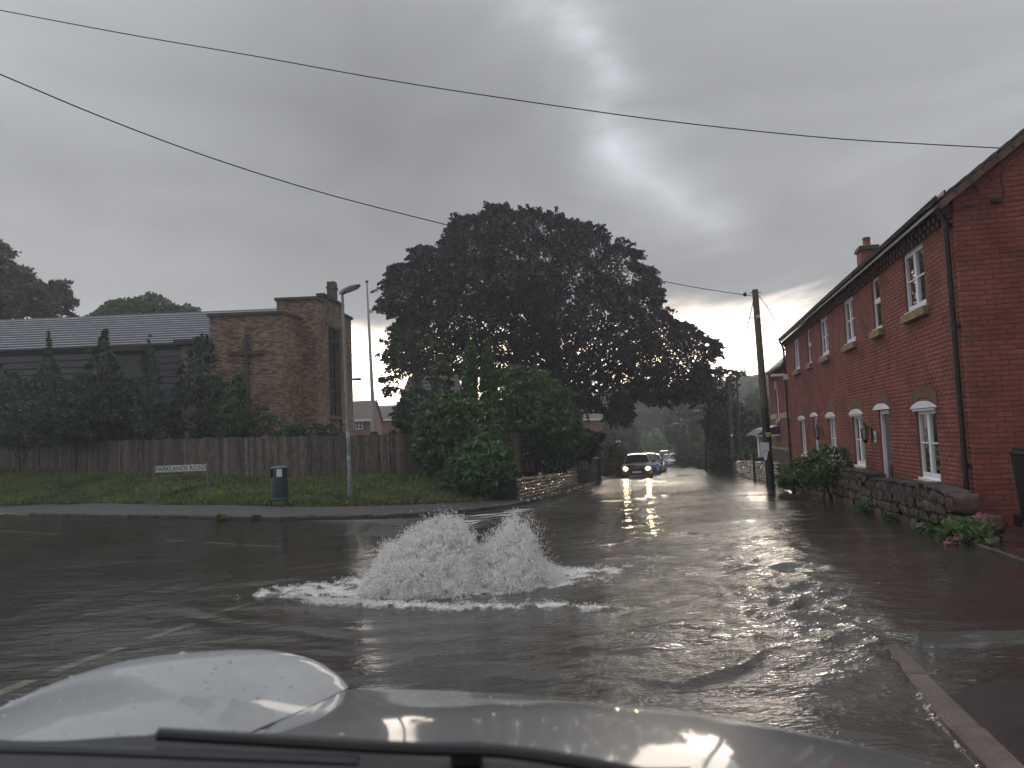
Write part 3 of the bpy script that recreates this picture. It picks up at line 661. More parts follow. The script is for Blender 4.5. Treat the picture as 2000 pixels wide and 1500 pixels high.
bigmesh('foam_core', V, Q, CORE, burst, True)
# droplets and strands
def drops(C, D, s, el):
    """octahedra at C stretched along unit D"""
    n = len(C); a = rng.normal(size=(n, 3)); a -= D * (a * D).sum(1)[:, None]; a /= np.linalg.norm(a, axis=1)[:, None]; b = np.cross(D, a)
    s = s[:, None]; V = np.stack([C + D * s * el[:, None], C + a * s, C + b * s, C - a * s, C - b * s, C - D * s * el[:, None]], 1).reshape(-1, 3)
    T = np.array([(0, 1, 2), (0, 2, 3), (0, 3, 4), (0, 4, 1), (5, 2, 1), (5, 3, 2), (5, 4, 3), (5, 1, 4)])[None] + np.arange(n)[:, None, None] * 6
    return V, T.reshape(-1, 3)
n = 60000
u = rng.uniform(PX[0, 0] + .1, PX[-1, 0], n); Ht = np.maximum(ptop(u) - zb, .02); v = rng.uniform(-1, 1, n)
hh = Ht * (np.clip(1 - np.abs(v) ** 1.7, 0, 1) ** .85) * rng.uniform(.75, 1.02, n) + rng.exponential(.018, n)
hh = np.where(rng.uniform(size=n) < .35, hh * rng.uniform(0, 1, n), hh); keep_ = fbm(u * 5, v * 3 + hh * 6, 4) > -.25
C = np.c_[u + rng.normal(0, .02, n), YB + v * (.38 + .68 * np.sqrt(Ht)) * 1.02 + rng.normal(0, .03, n), zb + hh]
cx = np.where(u < -.35, -.85, .1); D = np.c_[(u - cx) * .8 + rng.normal(0, .45, n), v * .5 + rng.normal(0, .4, n), rng.normal(.5, .8, n)]; D /= np.linalg.norm(D, axis=1)[:, None]
C, D, hh, Ht = C[keep_], D[keep_], hh[keep_], Ht[keep_]; n = len(C); Vd, Td = drops(C, D, (.0022 + rng.exponential(.0020, n)) * np.where(hh > Ht * .9, .8, 1), rng.uniform(1, 4.2, n))
tag(bigmesh('spray', Vd, Td, FRM, burst, True), kind='stuff')
# thrown drops round the right hump and above the crests
n = 2600; c0 = rng.choice(len(prof) - 6, n) + 3; k = PX[c0]; C = np.c_[k[:, 0] + rng.normal(0, .05, n) + np.where(c0 > 18, np.abs(rng.normal(0, .09, n)), 0), YB + rng.normal(0, .2, n), k[:, 2] - .02 + rng.exponential(.028, n) - np.where(c0 > 18, rng.uniform(0, .25, n), 0)]
C[:, 2] = np.maximum(C[:, 2], zb); D = np.tile([0, 0, 1.], (n, 1)) + rng.normal(0, .35, (n, 3)); D /= np.linalg.norm(D, axis=1)[:, None]
Vd, Td = drops(C, D, rng.uniform(.003, .007, n), rng.uniform(1, 2.5, n)); tag(bigmesh('thrown_drops', Vd, Td, FRM, burst, True), kind='stuff')
# small breaking crests on ridge, foot and kerb turbulence
idx = np.where((foam.ravel() > .35) & (YY.ravel() < 12.5))[0]; pr = foam.ravel()[idx] ** 1.5; 
area = (sp.ravel()[idx]) ** 2; pr = pr * area; pr /= pr.sum(); n = 15000; s_ = rng.choice(idx, n, p=pr)
C = np.c_[XX.ravel()[s_], YY.ravel()[s_], ZZ.ravel()[s_]] + np.c_[rng.normal(0, .02, n), rng.normal(0, .02, n), rng.exponential(.010, n)]
D = rng.normal(size=(n, 3)); D[:, 2] *= .5; D /= np.linalg.norm(D, axis=1)[:, None]
nr_ = 5200; xr_ = rng.uniform(RG[0, 0], RG[-1, 0] - .5, nr_); jet = np.clip(perlin(xr_ * 5.3, xr_ * 0 + .5), 0, 1) ** 2 * .22 + .012
Cr = np.c_[xr_ + rng.normal(0, .008, nr_), np.interp(xr_, RG[:, 0], RG[:, 1]) + .05 * perlin(xr_ * 3.1, xr_ * 0 + 2) + .03 * perlin(xr_ * 9, xr_ * 0 + 5) + rng.normal(.02, .03, nr_), .07 + rng.exponential(1., nr_) * jet * .7]
C = np.r_[C, Cr]; Dr = rng.normal(size=(nr_, 3)); Dr[:, 2] += 1; Dr /= np.linalg.norm(Dr, axis=1)[:, None]; D = np.r_[D, Dr]; n += nr_
Vd, Td = drops(C, D, rng.uniform(.0025, .0065, n), rng.uniform(1, 3, n)); o = bigmesh('foam', Vd, Td, FRM, None, True); tag(o, 'white froth scattered on the flood around the burst and along the kerb', 'foam', kind='stuff')
# ================================================================== TERRACE ON THE RIGHT
fd = np.array([.2036, .979, 0]); nO = np.array([-.979, .2036, 0]); gd = np.array([.979, -.2036, 0]); TC = np.array([6.69, 11.5, 0.])
LT, ZE, ZB = 18.8, 4.93, -1.2
terr_h = thing('terrace_house', TC + fd * 9, 'long two-storey red brick house with white windows behind the sandstone garden wall', 'house')
UW = [(1.58, 2.76), (6.92, 8.05), (10.2, 11.38), (15.48, 16.65)]; UN = [(4.5, 5.16), (13.02, 13.7)]
LW = [(1.55, 2.66), (6.8, 7.88), (10.02, 11.02), (15.2, 16.22)]; DO = [(4.48, 5.3), (12.7, 13.48)]
holes = [(a, b, 3.58, 4.68) for a, b in UW + UN] + [(a, b, .62, 1.86) for a, b in LW] + [(a, b, -.25, 1.9) for a, b in DO]
m = MB(TC, fd, nO); wallsheet(m, LT, ZB, ZE, holes)
for (a, b, c, d) in holes:   # reveals
    m.quad((a, 0, c), (a, -.14, c), (a, -.14, d), (a, 0, d)); m.quad((b, 0, c), (b, 0, d), (b, -.14, d), (b, -.14, c))
    m.quad((a, 0, d), (b, 0, d), (b, -.14, d), (a, -.14, d)); m.quad((a, 0, c), (a, -.14, c), (b, -.14, c), (b, 0, c))
GW = 7.0; PT = math.radians(37); zr = lambda g: ZE + math.tan(PT) * min(g, GW - g)
m.fr(TC, gd, -fd); m.add([(0, 0, ZB), (GW, 0, ZB), (GW, 0, ZE), (GW / 2, 0, zr(GW / 2)), (0, 0, ZE)], [(0, 1, 2, 3, 4)])
m.fr(TC + fd * LT, gd, fd); m.add([(0, 0, ZB), (GW, 0, ZB), (GW, 0, ZE), (GW / 2, 0, zr(GW / 2)), (0, 0, ZE)], [(0, 1, 2, 3, 4)])
m.fr(TC + gd * GW, fd, gd); m.add([(0, 0, ZB), (LT, 0, ZB), (LT, 0, ZE), (0, 0, ZE)], [(0, 1, 2, 3)])
m.build('wall', MORT, terr_h)
fb = bricklist(LT, -.67, ZE - .02, holes); V, Q = brickmesh(fb, TC, fd, nO)
# gable bricks: the 300 in view are parts, the rest one joined part
gb_ = bricklist(GW, -.67, 7.6, [], lambda z: (max(0, (z - ZE) / math.tan(PT)) + (0 if z < ZE else .25), min(GW, GW - max(0, (z - ZE) / math.tan(PT))) - (0 if z < ZE else .25)))
near = [b for b in gb_ if b[0] < .98 and b[2] > -.1 and b[1] - b[0] > .08][:]
near = sorted(near, key=lambda b: (b[0] > .7, b[2] > 5.3, b[2]))[:280]; ns = {(round(b[0], 3), round(b[2], 3)) for b in near}
rest = [b for b in gb_ if (round(b[0], 3), round(b[2], 3)) not in ns]
V2, Q2 = brickmesh(rest, TC, gd, -fd)
tag(bigmesh('brickwork', np.r_[V, V2], np.r_[Q, Q2 + len(V)], BRICK, terr_h), kind='stuff')
bm_cache = {}
for (a, b, c, d) in near:
    w = round(b - a, 3); key = (w, round(d - c, 3))
    if key not in bm_cache:
        me = bpy.data.meshes.new('brick'); t_ = MB().bbox(-w / 2, w / 2, -.01, .008, -(d - c) / 2, (d - c) / 2, .003); me.from_pydata(t_.V, [], t_.F); me.materials.append(BRICK); bm_cache[key] = me
    O = TC + gd * (a + b) / 2 - fd * (rng.uniform(-.002, .003)) + np.array([0, 0, (c + d) / 2])
    link(bpy.data.objects.new('brick', bm_cache[key]), terr_h, frameM(O, gd, -fd))
# arches over ground floor openings: brown soldier-brick patch and white curved hood
def window(u0, u1, z0, z1, style, fr=TC, parent=terr_h, sillm=SILL, ex=fd, ey=nO, sill=True, arch=False):
    o = MB(fr, ex, ey); w = u1 - u0; y0, y1 = -.075, -.04; t = .048
    def bx(a, b, c, d, p=0): o.box(a, b, y0, y1 + p, c, d)
    bx(u0, u0 + t, z0, z1); bx(u1 - t, u1, z0, z1); bx(u0 + t, u1 - t, z1 - t * 1.3, z1, .002); bx(u0 + t, u1 - t, z0, z0 + t * 1.6, .002)
    o.box(u0 - .02, u1 + .02, -.05, .035, z0 - .012, z0 + .028)
    panes = []
    if style == 'double':
        c = (u0 + u1) / 2; bx(c - .040, c + .040, z0 + t * 1.6, z1 - t * 1.3, .004)
        zc_ = (z0 + z1) / 2 + .02
        for a, b in ((u0 + t, c - .040), (c + .040, u1 - t)):
            for (p, q) in ((a, a + .026), (b - .026, b)): o.box(p, q, y0 + .01, y1 + .006, z0 + t * 1.6, z1 - t * 1.3)
            o.box(a + .035, b - .035, y0 + .01, y1 + .012, z1 - t * 1.3 - .035, z1 - t * 1.3); o.box(a + .035, b - .035, y0 + .01, y1 + .012, z0 + t * 1.6, z0 + t * 1.6 + .045)
            o.box(a + .035, b - .035, y0 + .02, y1 + .006, zc_ - .012, zc_ + .012)
            panes += [(a + .035, b - .035, z0 + t * 1.6 + .045, zc_ - .012), (a + .035, b - .035, zc_ + .012, z1 - t * 1.3 - .035)]
    else:
        zc_ = z0 + (z1 - z0) * .55; o.box(u0 + t, u1 - t, y0, y1 + .006, zc_ - .05, zc_ + .05)
        panes = [(u0 + t, u1 - t, z0 + t * 1.6, zc_ - .05), (u0 + t, u1 - t, zc_ + .05, z1 - t * 1.3)]
    fro = o.build('window', WHITE, parent)
    for (a, b, c, d) in panes:
        MB(fr, ex, ey).quad((a, -.060, c), (b, -.060, c), (b, -.060, d), (a, -.060, d)).build('pane', PANE, fro)
    xs_ = np.linspace(u0 + .05, u1 - .05, 60); cen_ = (u0 + u1) / 2; gap_ = (u1 - u0) * .08
    g_ = []
    for x in xs_: 
        y = -.13 + .012 * math.sin(x * 55) + .006 * math.sin(x * 131 + 1) - (.25 if abs(x - cen_ + .03) < gap_ * .4 and style == 'double' else 0)
        g_.append([(x, y, z0 + .05), (x, y, z1 - .05)])
    MB(fr, ex, ey).grid(np.array(g_)).build('curtain', CURTAIN, fro, True)
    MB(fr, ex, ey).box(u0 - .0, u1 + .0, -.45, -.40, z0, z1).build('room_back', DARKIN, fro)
    if sill: MB(fr, ex, ey).bbox(u0 - .09, u1 + .09, .004, .10, z0 - .16, z0 - .014, .008).build('sill', sillm, fro)
    if arch:
        P_ = [(u0 - .10, z1 + .005)] + [(u0 - .10 + (w + .2) * k / 12, z1 + .02 + .11 * math.sin(math.pi * k / 12)) for k in range(1, 12)] + [(u1 + .10, z1 + .005)]
        MB(fr, ex, ey).prism(P_, .005, .075).build('window_hood', WHITE, fro)
        MB(fr, ex, ey).bbox(u0 - .05, u1 + .05, .006, .05, z1 - .045, z1, .006).build('hood_moulding', WHITE, fro)
    return fro
PANE = bpy.data.materials.new('window_pane'); PANE.use_nodes = True; t = PANE.node_tree; t.nodes.clear()
a1 = N(t, 'ShaderNodeBsdfTransparent'); a1.inputs[0].default_value = (.52, .56, .56, 1); a2 = N(t, 'ShaderNodeBsdfGlossy', Roughness=.02); fr_ = N(t, 'ShaderNodeFresnel', IOR=1.3)
mxx = N(t, 'ShaderNodeMixShader'); t.links.new(fr_.outputs[0], mxx.inputs[0]); t.links.new(a1.outputs[0], mxx.inputs[1]); t.links.new(a2.outputs[0], mxx.inputs[2]); oo = N(t, 'ShaderNodeOutputMaterial'); t.links.new(mxx.outputs[0], oo.inputs[0])
for a, b in UW: window(a, b, 3.58, 4.68, 'double')
for a, b in UN: window(a, b, 3.58, 4.68, 'sash')
for a, b in LW: window(a, b, .62, 1.86, 'double', arch=True)
ARCHM = mat('arch_brick', (.15, .075, .045), .6, island=.12, var=.2, vscale=6)
for a, b in LW + DO:
    z1 = 1.90 if (a, b) in LW else 1.94; w = b - a; mb = MB(TC, fd, nO); nb = int((w + .3) / .08)
    for k in range(nb):
        x = a - .15 + (w + .3) * (k + .5) / nb; q = (x - (a + b) / 2) / (w / 2 + .15); zt = z1 + .13 * (1 - q * q) + .02; mb.box(x - .035, x + .035, .003, .019, zt, zt + .21)
    mb.build('brick_arch', ARCHM, terr_h)
DOORM = mat('dark_door', (.035, .036, .04), .3, coat=.3)
for a, b in DO:
    d = MB(TC, fd, nO)
    d.box(a + .06, b - .06, -.12, -.09, -.2, 1.84)
    for (x0, x1, z0, z1) in ((a + .14, (a + b) / 2 - .03, .1, .75), ((a + b) / 2 + .03, b - .14, .1, .75), (a + .14, b - .14, .95, 1.7)): d.bbox(x0, x1, -.1, -.08, z0, z1, .008)
    dd = d.build('door', DOORM, terr_h)
    f_ = MB(TC, fd, nO); f_.box(a, a + .07, -.13, -.03, -.25, 1.9); f_.box(b - .07, b, -.13, -.03, -.25, 1.9); f_.box(a + .07, b - .07, -.13, -.028, 1.82, 1.9); f_.build('door_frame', WHITE, dd)
    MB(TC, fd, nO).box(a + .28, b - .28, -.078, -.07, .80, .86).build('letter_box', GALV, dd)
    MB(TC, fd, nO).tube([(a + .12, -.08, .85), (a + .12, -.04, .85), (a + .22, -.04, .85)], .012, 6).build('handle', GALV, dd)
    w = b - a; P_ = [(a - .10, 1.915)] + [(a - .10 + (w + .2) * k / 12, 1.93 + .11 * math.sin(math.pi * k / 12)) for k in range(1, 12)] + [(b + .10, 1.915)]
    MB(TC, fd, nO).prism(P_, .005, .10).build('door_hood', WHITE, dd)
# eaves: corbel bricks, gutter, roof
k_ = None
for i in range(82):
    u = .12 + i * .229
    if u > LT - .1: break
    if k_ is None: 
        kb = MB().bbox(-.052, .052, 0, .10, -.075, .075, .004).add([(-.052, 0, -.15), (.052, 0, -.15), (.052, .05, -.15), (-.052, .05, -.15), (-.052, 0, -.076), (.052, 0, -.076), (.052, .05, -.076), (-.052, .05, -.076)], [(0, 3, 2, 1), (4, 5, 6, 7), (0, 1, 5, 4), (1, 2, 6, 5), (2, 3, 7, 6), (3, 0, 4, 7)])
        k_ = bpy.data.meshes.new('corbel_brick'); k_.from_pydata(kb.V, [], kb.F); k_.materials.append(mat('dark_corbel', (.10, .045, .035), .7, island=.3))
    link(bpy.data.objects.new('corbel_brick', k_), terr_h, frameM(TC + fd * u + nO * .014 + np.array([0, 0, ZE - .12]), fd, nO))
g = MB(TC, fd, nO); prof_ = [(math.cos(w) * .062, math.sin(w) * .062) for w in np.linspace(math.pi, 2 * math.pi, 9)]
P_ = np.array([[(u, .185 + c, ZE + .07 + s) for c, s in prof_ + [(p[0] * .9, p[1] * .9 + .001) for p in prof_[::-1]]] for u in np.linspace(-.05, LT + .05, 12)]); g.grid(P_); g.box(-.03, LT, .10, .125, ZE - .03, ZE + .14)
g.build('gutter', BLACK, terr_h, True)
def pipe(u, name='downpipe'):
    p = MB(TC, fd, nO); r = .04; y = .075
    p.tube([(u, .185, ZE + .02), (u, .185, ZE - .06), (u, .15, ZE - .13), (u, y + .03, ZE - .26), (u, y, ZE - .34), (u, y, ZB + .6)], r, 12)
    for z in (ZE - .36, 3.05, .95): p.tube([(u, y, z - .05), (u, y, z + .05)], r + .012, 12)
    q = p.build(name, BLACK, terr_h, True)
    for z in (ZE - .36, 3.05, .95): MB(TC, fd, nO).box(u - .085, u + .085, .0, .02, z - .02, z + .02).build('bracket', BLACK, q)
pipe(.16); pipe(LT - .12)
# roof slopes with overlapping tiles along the verge
rf = MB(TC, gd, -fd)
def rslab(g0, g1, sgn):
    e = .30; zz0 = ZE + .06
    pts_ = [(-.22, zz0 - .165), (GW / 2, zr(GW / 2) + .06)] if sgn > 0 else [(GW + .22, zz0 - .165), (GW / 2, zr(GW / 2) + .06)]
    (x0, z0), (x1, z1) = pts_; rf.add([(x0, .10, z0), (x1, .10, z1), (x1, -LT - .10, z1), (x0, -LT - .10, z0), (x0, .10, z0 + .05), (x1, .10, z1 + .05), (x1, -LT - .1, z1 + .05), (x0, -LT - .1, z0 + .05)], [(0, 1, 2, 3), (7, 6, 5, 4), (0, 4, 5, 1), (3, 2, 6, 7), (0, 3, 7, 4), (1, 5, 6, 2)])
rslab(0, 0, 1); rslab(0, 0, -1); roof = rf.build('roof', SLATE, terr_h)
cosP, sinP = math.cos(PT), math.sin(PT)
for k in range(17):
    s0 = -.27 + k * .25
    tl_ = MB(TC, gd, -fd); x0, z0 = s0 * cosP, ZE + .06 + s0 * sinP; x1, z1 = (s0 + .30) * cosP, ZE + .06 + (s0 + .30) * sinP
    n_x, n_z = -sinP, cosP
    def pt(x, z, o, y): return (x + n_x * o, y, z + n_z * o)
    P_ = [pt(x, z, o, y) for (x, z, ol, oh) in ((x0, z0, .075, .100), (x1, z1, .052, .066)) for y in (.16, -.35) for o in (ol, oh)]
    tl_.add(P_, [(0, 1, 3, 2), (4, 6, 7, 5), (0, 4, 5, 1), (2, 3, 7, 6), (1, 5, 7, 3), (0, 2, 6, 4)]); tl_.build('roof_tile', SLATE, roof)
    un = MB(TC, gd, -fd); P_ = [pt(x, z, o, y) for (x, z) in ((x0, z0), (x1 - .012, z1)) for y in (.15, .01) for o in (-.055, .045)]
    un.add(P_, [(0, 1, 3, 2), (4, 6, 7, 5), (0, 4, 5, 1), (2, 3, 7, 6), (1, 5, 7, 3), (0, 2, 6, 4)]); un.build('verge_undercloak', TILE, roof)
# sloping bricks under the verge
for k in range(16):
    s0 = .30 + k * .235; P_ = []
    for (s_) in (s0, s0 + .222):
        for y in (.0, .022):
            for o in (-.19, -.085): P_.append((s_ * cosP - sinP * o, y, ZE + .06 + s_ * sinP + cosP * o))
    MB(TC, gd, -fd).add(P_, [(0, 1, 3, 2), (4, 6, 7, 5), (0, 4, 5, 1), (2, 3, 7, 6), (1, 5, 7, 3), (0, 2, 6, 4)]).build('verge_brick', BRICK, terr_h)
# chimney
cc = TC + fd * 10.6 + gd * 1.25; ch = MB(cc, fd, nO); ch.box(-.25, .25, -.23, .23, 5.2, 6.42)
chim = ch.build('chimney', BRICK, roof); MB(cc, fd, nO).bbox(-.30, .30, -.28, .28, 6.42, 6.49, .01).bbox(-.28, .28, -.26, .26, 6.492, 6.55, .01).build('chimney_cap', COPE, roof)
MB().lathe([(.12, 6.55), (.115, 6.58), (.10, 6.62), (.095, 6.76), (.11, 6.78), (.11, 6.81), (.09, 6.82)], tuple(cc * [1, 1, 0]), 14).build('chimney_pot', TERR, roof, True)
# lanterns, number plaque, floodlight, cable, cameras
def lantern(u, z, lab):
    f0 = TC + fd * u; o = thing('wall_lantern', f0 + [0, 0, z], lab, 'wall lantern', 'lanterns beside the front doors')
    b = MB(f0 + [0, 0, z], fd, nO); b.bbox(-.05, .05, .02, .04, -.16, .12, .006); b.tube([(0, .03, .1), (0, .10, .17), (0, .16, .15)], .012, 6); b.build('bracket', BLACK, o)
    c = MB(f0 + [0, 0, z] + nO * .16, fd, nO); c.lathe([(.02, .24), (.035, .2), (.03, .17), (.085, .11), (.09, .10)][::-1], n=6); c.lathe([(.02, -.22), (.05, -.17), (.06, -.14), (.06, -.13)], n=6)
    for k in range(6):
        w = math.pi / 3 * k; c.tube([(.06 * math.cos(w), .06 * math.sin(w), -.13), (.085 * math.cos(w), .085 * math.sin(w), .1)], .007, 4)
    c.build('cage', BLACK, o); MB(f0 + [0, 0, z] + nO * .16, fd, nO).lathe([(.052, -.128), (.074, .098)], n=6).build('glass', mat('lantern_glass', (.28, .29, .28), .2), o)
lantern(5.98, 1.42, 'black carriage lantern on the brick wall beside the nearer front door')
lantern(11.98, 1.42, 'black carriage lantern on the brick wall beside the farther front door')
pq = MB(TC, fd, nO).bbox(5.56, 5.74, .016, .03, 1.22, 1.46, .004).build('door_plaque', mat('white_plaque', (.6, .66, .6), .4)); tag(pq, 'small white and green house plaque beside the nearer front door', 'plaque')
MB(TC, fd, nO).bbox(5.60, 5.70, .030, .034, 1.27, 1.38, .002).build('green_panel', mat('green_paint', (.04, .16, .08), .5), pq)
fl = MB(TC, gd, -fd); fl.bbox(.50, .62, .02, .09, 4.80, 4.86, .008); q = fl.build('outside_light', BLACK); tag(q, 'small black box light fixed high on the brick gable', 'outside light')
cb = MB(TC, gd, -fd).tube([(.62, .03, 4.83), (.66, .03, 4.86), (.69, .022, 4.95), (.66, .022, 5.12), (.68, .022, 5.25), (.78, .022, 5.40), (.90, .03, 5.5), (1.2, .03, 5.66)], .007, 5); tag(cb.build('cable', BLACK, None, True), 'thin black cable looping up the brick gable from the box light', 'cable')
cb = MB(TC, gd, -fd).tube([(-.02, .09, 4.76), (.03, .035, 4.74), (.12, .03, 4.79), (.35, .03, 4.80)], .008, 5); tag(cb.build('cable', BLACK, None, True), 'short black cable running from the gutter corner onto the gable', 'cable')
cm = MB(TC, fd, nO); cm.box(LT - .3, LT - .2, .0, .16, 3.42, 3.62); cm.bbox(LT - .33, LT - .17, .12, .62, 3.55, 3.64, .01); tag(cm.build('security_camera', WHITE), 'white bracket camera near the far corner of the red house', 'security camera')
# drain cover / low pipe stub at foot of the gable
tag(MB(TC, gd, -fd).bbox(.55, 1.0, .03, .10, -.12, .10, .02).build('render_patch', mat('red_render', (.12, .06, .05), .6)), 'low dark red plinth block at the foot of the brick gable', 'plinth')
# ------------------------------------------------------------------ sandstone garden wall in front of terrace
def walltop(y): return .0
gw_ = thing('sandstone_wall', (5.6, 10.4, 0), 'low mossy red sandstone wall with rough upright coping stones before the red brick house', 'garden wall')
wd_ = np.array([.2036, .979, 0]); wl0 = 3.42
def wpt(y, off=0.): return np.array([wl0 + .208 * y + off, y, 0])
srs = np.random.default_rng(21)
def rockmesh(L, D, H, seed, rnd=.22):
    r_ = np.random.default_rng(seed); n = 4; vs = {}; V = []; Fs = []
    def vid(i, j, k):
        key = (i, j, k)
        if key not in vs:
            p = np.array([i / n * 2 - 1, j / n * 2 - 1, k / n * 2 - 1]); s = p / max(1e-6, (np.abs(p) ** 5).sum() ** .2); s = s * np.array([L, D, H]) / 2 * (1 + r_.normal(0, .03, 3)); vs[key] = len(V); V.append(s * (1 + r_.normal(0, .05)) + r_.normal(0, .02, 3) * np.array([1, 1, 1]))
        return vs[key]
    for a in range(n):
        for b in range(n):
            for (f_, s_) in ((0, 0), (0, n), (1, 0), (1, n), (2, 0), (2, n)):
                c = []
                for (p, q) in ((0, 0), (1, 0), (1, 1), (0, 1)):
                    t_ = [0, 0, 0]; t_[f_] = s_; o_ = [x for x in (0, 1, 2) if x != f_]; t_[o_[0]] = a + p; t_[o_[1]] = b + q; c.append(vid(*t_))
                Fs.append(c if s_ else c[::-1])
    me = bpy.data.meshes.new('stone'); me.from_pydata([v.tolist() for v in V], [], Fs); me.polygons.foreach_set('use_smooth', np.ones(len(Fs), bool)); return me
sm_ = []
for k in range(14): me = rockmesh(1, 1, 1, 50 + k); me.materials.append(STONE); sm_.append(me)
cm_ = []
for k in range(10): me = rockmesh(1, 1, 1, 80 + k); me.materials.append(STONEC); cm_.append(me)
def put(me, name, c, L, D, H, ang, parent, tilt=0.):
    M_ = frameM(c, wd_, (-wd_[1], wd_[0], 0)) @ Matrix.Rotation(ang, 4, 'Z') @ Matrix.Rotation(tilt, 4, 'Y') @ Matrix.Diagonal((L, D, H, 1))
    return link(bpy.data.objects.new(name, me), parent, M_)
core = MB(); P_ = []
y = 10.35; 
for y0, y1, zt in ((10.5, 14.9, .50), (14.9, 31., .62)):
    a = wpt(y0, .30); b = wpt(y1, .30)
    for (p, q) in ((a, b),):
        z0 = float(gz(3.4 + .208 * y0, y0)); z1 = float(gz(3.4 + .208 * y1, y1)); 
        core.add([p + [-.11, 0, z0 - .2], q + [-.11, 0, z1 - .2], q + [.12, 0, z1 - .2], p + [.12, 0, z0 - .2], p + [-.11, 0, z0 + zt], q + [-.11, 0, z1 + zt], q + [.12, 0, z1 + zt], p + [.12, 0, z0 + zt]], [(0, 1, 5, 4), (2, 3, 7, 6), (4, 5, 6, 7), (0, 4, 7, 3), (1, 2, 6, 5)])
core.build('wall_core', mat('wall_mortar', (.085, .058, .046), .9, var=.4), gw_)
nst = 0
for row, (zr0, hh0) in enumerate(((-.02, .20), (.17, .16), (.32, .17))):
    y = 10.25 + row * .12
    while y < 27:
        L = srs.uniform(.22, .52) * (1.25 if row == 0 else 1); zz_ = float(gz(3.4 + .208 * y, y)) + .1 + zr0 + hh0 / 2 + (.10 if y > 14.9 else 0) * row / 2
        put(sm_[srs.integers(14)], 'stone', wpt(y + L * .49, .22) + [0, 0, zz_], L * 1.0, .30 + srs.uniform(-.03, .05), hh0 * 1.04 + (.05 if y > 14.9 else 0), srs.normal(0, .03), gw_); y += L * .98; nst += 1
y = 10.62
while y < 14.8:
    L = srs.uniform(.15, .24); z = float(gz(3.4 + .208 * y, y)); put(cm_[srs.integers(10)], 'coping_stone', wpt(y, .26) + [0, 0, z + .64 + srs.uniform(-.02, .02)], L * 1.1, .40, .24 + srs.uniform(-.02, .05), srs.normal(0, .08), gw_, srs.normal(-.18, .08)); y += L * .86
while y < 30.8:
    L = srs.uniform(.35, .7); z = float(gz(3.4 + .208 * y, y)); put(cm_[srs.integers(10)], 'coping_stone', wpt(y + L / 2, .26) + [0, 0, z + .76], L, .40, .22 + srs.uniform(-.02, .04), srs.normal(0, .04), gw_, srs.normal(0, .04)); y += L * .95
put(sm_[2], 'end_stone', wpt(10.2, .34) + [0, 0, .26], .75, .46, .26, .2, gw_, .18); put(sm_[5], 'end_stone', wpt(10.05, .34) + [0, 0, .10], .6, .42, .2, -.1, gw_, 0)
_m = rockmesh(1, 1, 1, 300); _m.materials.append(mat('brick_patch', (.095, .055, .044), .8, var=.4, vscale=8)); put(_m, 'end_block', wpt(10.46, .28) + [0, 0, .54], .30, .36, .26, .1, gw_)
# plants along the wall
def plant(name, label, cat, c, rad, h, n, leaf, m, seed, asp=2., flower=None, group=None, up=.3):
    rs = np.random.default_rng(seed); o = thing(name, c, label, cat, group)
    P_ = rs.normal(size=(n, 3)) * [rad[0] * .45, rad[1] * .45, h * .26] + [0, 0, h * .48]; P_[:, 2] = np.clip(P_[:, 2], .01, h)
    k = (P_[:, 0] / rad[0]) ** 2 + (P_[:, 1] / rad[1]) ** 2 < 1; P_ = P_[k] * [1, 1, 1] + np.array(c); V, Q = quads_from(P_, leaf, rs, up, asp); bigmesh('leaves', V, Q, m, o)
    st = MB()
    for _ in range(10):
        a = np.array(c) + [rs.normal() * rad[0] * .15, rs.normal() * rad[1] * .15, -.02]; b = np.array(c) + [rs.normal() * rad[0] * .5, rs.normal() * rad[1] * .5, h * rs.uniform(.6, 1.)]; st.tube([a, (a + b) / 2 + [0, 0, .05], b], .006 + h * .004, 4, False)
    st.build('stems', mat('green_stem', (.05, .06, .025), .6), o)
    if flower:
        for (dx_, dy_, dz_) in flower[1]:
            C = rs.normal(size=(46, 3)) * [.032, .03, .022] + np.array(c) + [dx_, dy_, dz_]; V, Q = quads_from(C, .022, rs, .2, 1.2); bigmesh('flower_head', V, Q, flower[0], o)
    return o
PINK = mat('pink_petal', (.62, .20, .33), .6, island=.35, trans=.3)
pc = at(1888, 1072, 9.8); pc[2] = .1
plant('valerian_plant', 'green clump with pink flower heads at the near end of the sandstone wall', 'flowering plant', pc, (.34, .3, 1), .30, 900, .045, WEED, 5, 2.2, (PINK, [(-.30, -.15, .05), (-.22, -.18, .10), (-.05, -.16, .14), (.02, -.12, .15), (.20, -.1, .10), (.29, 0, .16), (.19, 0, .34), (.26, 0, .25)]))
for i, (px, py, d, r, h, lab) in enumerate(((1612, 1000, 14.2, .22, .24, 'bright green weed tuft at the foot of the sandstone wall'), (1540, 968, 22, .35, .3, 'weed tuft beside the foot of the telegraph pole'), (1740, 1058, 10.9, .2, .15, 'small weed growing from the wall foot near its end'), (1655, 1005, 12.9, .16, .14, 'small weed sprout midway along the wall foot'))):
    yw_ = (14.6, 24.5, 11.0, 13.0)[i]; c = wpt(yw_, -.02); c[2] = float(gz(c[0] - .3, yw_)) + .11; plant('weed', lab, 'weed', c, (r, r, 1), h, 420, .035, WEED, 30 + i, 2.6)
